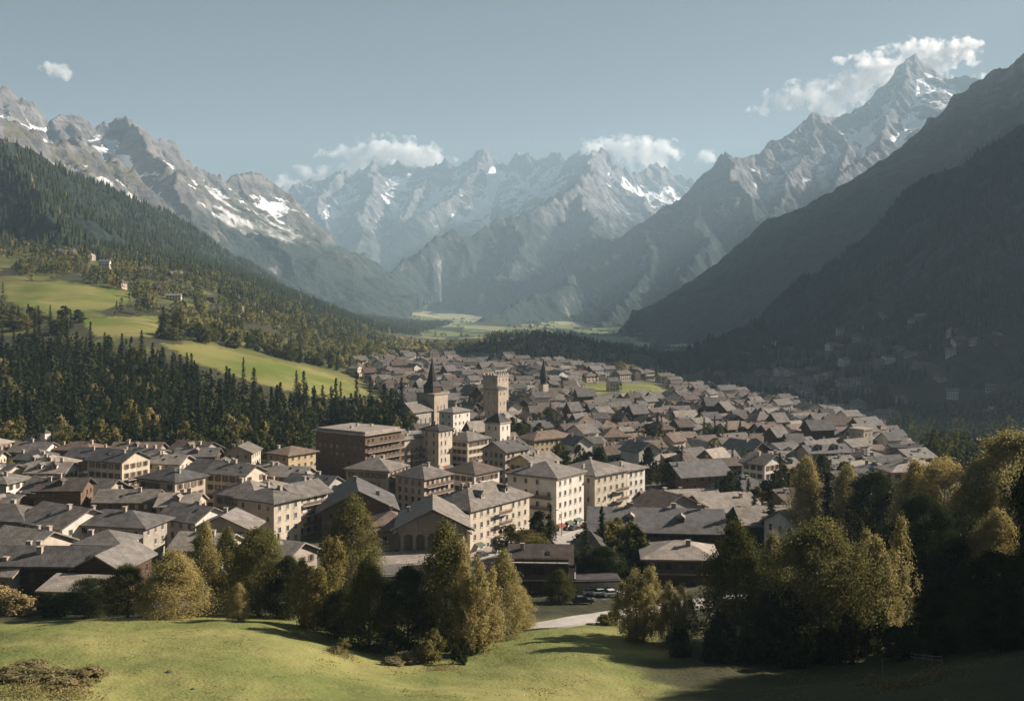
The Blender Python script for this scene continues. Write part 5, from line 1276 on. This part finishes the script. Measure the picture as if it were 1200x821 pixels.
# street lamps and a post
def lamp(x, y, lab, rz):
    z = H1(x, y); t = empty('street_lamp', (x, y, z), rz); tag(t, lab, 'street lamp', 'lamps along the street')
    b = MB(); b.tube((0,0,-.5), (0,0,7), .10, .06, 8); b.tube((0,0,6.9), (1.3,0,7.3), .05, .04, 6); b.build('pole', M['metal'], t)
    b = MB(); b.box(1.1, 1.75, -.14, .14, 7.2, 7.36); b.build('lamp_head', M['metal'], t)
for i in range(18, len(ST)-1, 13):
    d = (ST[i+1]-ST[i]).normalized(); p = ST[i]+Vector((d.y, -d.x))*7.2; lamp(p.x, p.y, 'thin grey lamp post on the near kerb of the street', math.atan2(d.x, -d.y))
p = at(1034, 808); t = empty('wooden_post', p); tag(t, 'thin pale wooden post standing in the weeds at lower right', 'post')
b = MB(); b.tube((0,0,-.4), (0,0,3.1), .07, .055, 8); b.box(-.09,.09,-.09,.09,3.1,3.16); b.build('shaft', W['pale'], t)
p0 = at(1046, 762); p1 = at(1104, 778); t = empty('rail_fence', p0); tag(t, 'low wooden rail fence in the dark lower right corner', 'fence')
b = MB(); n = 6; g = []
for k in range(n+1):
    q = p0.lerp(p1, k/n); q.z = H1(q.x, q.y); g.append(q-p0)
for k in range(n): b.tube(g[k]+Vector((0,0,.95)), g[k+1]+Vector((0,0,.95)), .05, .05, 6); b.tube(g[k]+Vector((0,0,.5)), g[k+1]+Vector((0,0,.5)), .05, .05, 6)
b.build('rail', W['pale'], t)
for q in g:
    b = MB(); b.tube(q-Vector((0,0,.3)), q+Vector((0,0,1.15)), .07, .06, 6); b.build('post', W['pale'], t)
ROCK = plain('dark_rock', (.075,.07,.062), .95, 0, .1)
for k, (px, py) in enumerate(((198,788),(226,808))):
    c = at(px, py); b = bmesh.new(); bmesh.ops.create_icosphere(b, subdivisions=3, radius=.26 if k else .36)
    for v in b.verts: v.co *= 1+.22*float(perlin(np.array([v.co.x*3+k*5]), np.array([v.co.y*3+v.co.z*4]), 3)[0]); v.co.z *= .62
    me = bpy.data.meshes.new('rock'); b.to_mesh(me); b.free(); me.materials.append(ROCK); o = link(bpy.data.objects.new('rock', me)); o.location = c
    tag(o, ('larger dark rock lying on the open meadow','small rock below the larger one on the meadow','rock in the middle of the meadow near the crest','rock on the right-hand slope of the meadow','rock close to the tree shadows on the left')[k], 'rock')

# ------------------------------------------------------------------ clouds, beyond the mountains
def cloud_material(centres, seed, dens):
    """vapour that is dense inside the puffs and frays out at their rims"""
    m = bpy.data.materials.new('cloud_vapour'); m.use_nodes = True; n = m.node_tree.nodes; l = m.node_tree.links; n.remove(n['Principled BSDF'])
    def mk(t, **kw):
        q = n.new(t)
        for k, v in kw.items(): setattr(q, k, v)
        return q
    def mth(op, a, b=None):
        q = mk('ShaderNodeMath', operation=op)
        for i, v in enumerate((a, b)):
            if v is None: continue
            if hasattr(v, 'is_output'): l.new(v, q.inputs[i])
            else: q.inputs[i].default_value = v
        return q.outputs[0]
    pos = mk('ShaderNodeNewGeometry').outputs['Position']; best = None
    for (c, r) in centres:
        s = mk('ShaderNodeVectorMath', operation='SUBTRACT'); l.new(pos, s.inputs[0]); s.inputs[1].default_value = c
        d = mk('ShaderNodeVectorMath', operation='DIVIDE'); l.new(s.outputs[0], d.inputs[0]); d.inputs[1].default_value = r
        g = mk('ShaderNodeVectorMath', operation='LENGTH'); l.new(d.outputs[0], g.inputs[0])
        best = g.outputs['Value'] if best is None else mth('SMOOTH_MIN', best, g.outputs['Value'])
    def nz(sc, det):
        a = mk('ShaderNodeTexNoise'); a.inputs['Scale'].default_value = sc; a.inputs['Detail'].default_value = det; a.inputs['Roughness'].default_value = .6
        l.new(pos, a.inputs['Vector']); return a.outputs[0]
    f = mth('SUBTRACT', .98, best); f = mth('ADD', f, mth('MULTIPLY', mth('SUBTRACT', nz(.0056, 9), .5), 5.6))
    r = mk('ShaderNodeMapRange'); r.inputs[1].default_value = 0; r.inputs[2].default_value = .5; r.inputs[3].default_value = 0; r.inputs[4].default_value = dens; l.new(f, r.inputs[0])
    v = mk('ShaderNodeVolumePrincipled'); v.inputs['Color'].default_value = (1,.99,.98,1); v.inputs['Anisotropy'].default_value = .3
    l.new(r.outputs[0], v.inputs['Density']); l.new(v.outputs[0], n['Material Output'].inputs['Volume']); return m
def cloud(label, blobs, D, seed, dens=.010):
    """blobs = (column, row, half width, half height) of each puff as seen from the viewpoint"""
    rg = random.Random(seed); cpx = sum(q[0] for q in blobs)/len(blobs); cpy = sum(q[1] for q in blobs)/len(blobs); c = Vector(P3(cpx, cpy, D))
    b = bmesh.new(); cen = []
    for (px, py, hw, hh) in blobs:
        q = Vector(P3(px, py, D))-c+Vector((0, rg.uniform(-60, 60), 0)); rx, rz = hw/F*D, hh/F*D; ry = rz*.8
        cen.append((tuple(q+c), (rx, ry, rz))); k = 1.55
        bmesh.ops.create_icosphere(b, subdivisions=3, radius=1, matrix=Matrix.Translation(q)@Matrix.Diagonal((rx*k, ry*k, rz*k, 1)))
    me = bpy.data.meshes.new('cloud'); b.to_mesh(me); b.free(); me.materials.append(cloud_material(cen, seed, dens))
    o = link(bpy.data.objects.new('cloud', me)); o.location = c; tag(o, label, 'cloud', 'clouds over the peaks')
    md = o.modifiers.new('union', 'REMESH'); md.mode = 'VOXEL'; md.voxel_size = 45
cloud('white cumulus bank behind the jagged central peaks, the longest low one', [(395,182,20,8),(420,182,24,12),(450,178,30,16),(478,180,26,15),(505,186,22,11),(370,205,26,11),(340,215,18,8),(405,200,25,12)], 16600, 1)
cloud('round bright cloud behind the twin peaks right of the centre', [(735,176,30,15),(760,178,30,15),(780,178,14,11),(715,172,14,8),(750,188,40,12)], 16900, 2)
cloud('small puff of cloud just left of the twin peaks', [(688,174,14,9),(700,178,10,7)], 17200, 3)
cloud('thin scrap of cloud over the saddle before the high peak', [(828,184,12,7),(838,188,9,5)], 16600, 4)
cloud('long ragged cloud streaming behind the high pointed peak', [(895,130,22,7),(925,116,26,11),(955,108,28,14),(985,112,28,18),(1010,92,26,14),(1040,78,34,16),(1080,66,36,16),(1115,62,28,15),(1135,52,14,9),(1060,95,40,14),(970,126,24,10)], 16600, 5)
cloud('narrow streak of cloud above the long ragged cloud', [(985,70,14,5),(1005,68,20,5),(1022,64,12,4)], 16900, 6)
cloud('tiny isolated cloud high at the left of the sky', [(58,81,12,7),(68,84,14,8),(76,87,9,6)], 17200, 7)
cloud('low cloud resting on the shoulder right of the high peak', [(1152,94,18,6),(1166,92,14,6)], 16300, 8)
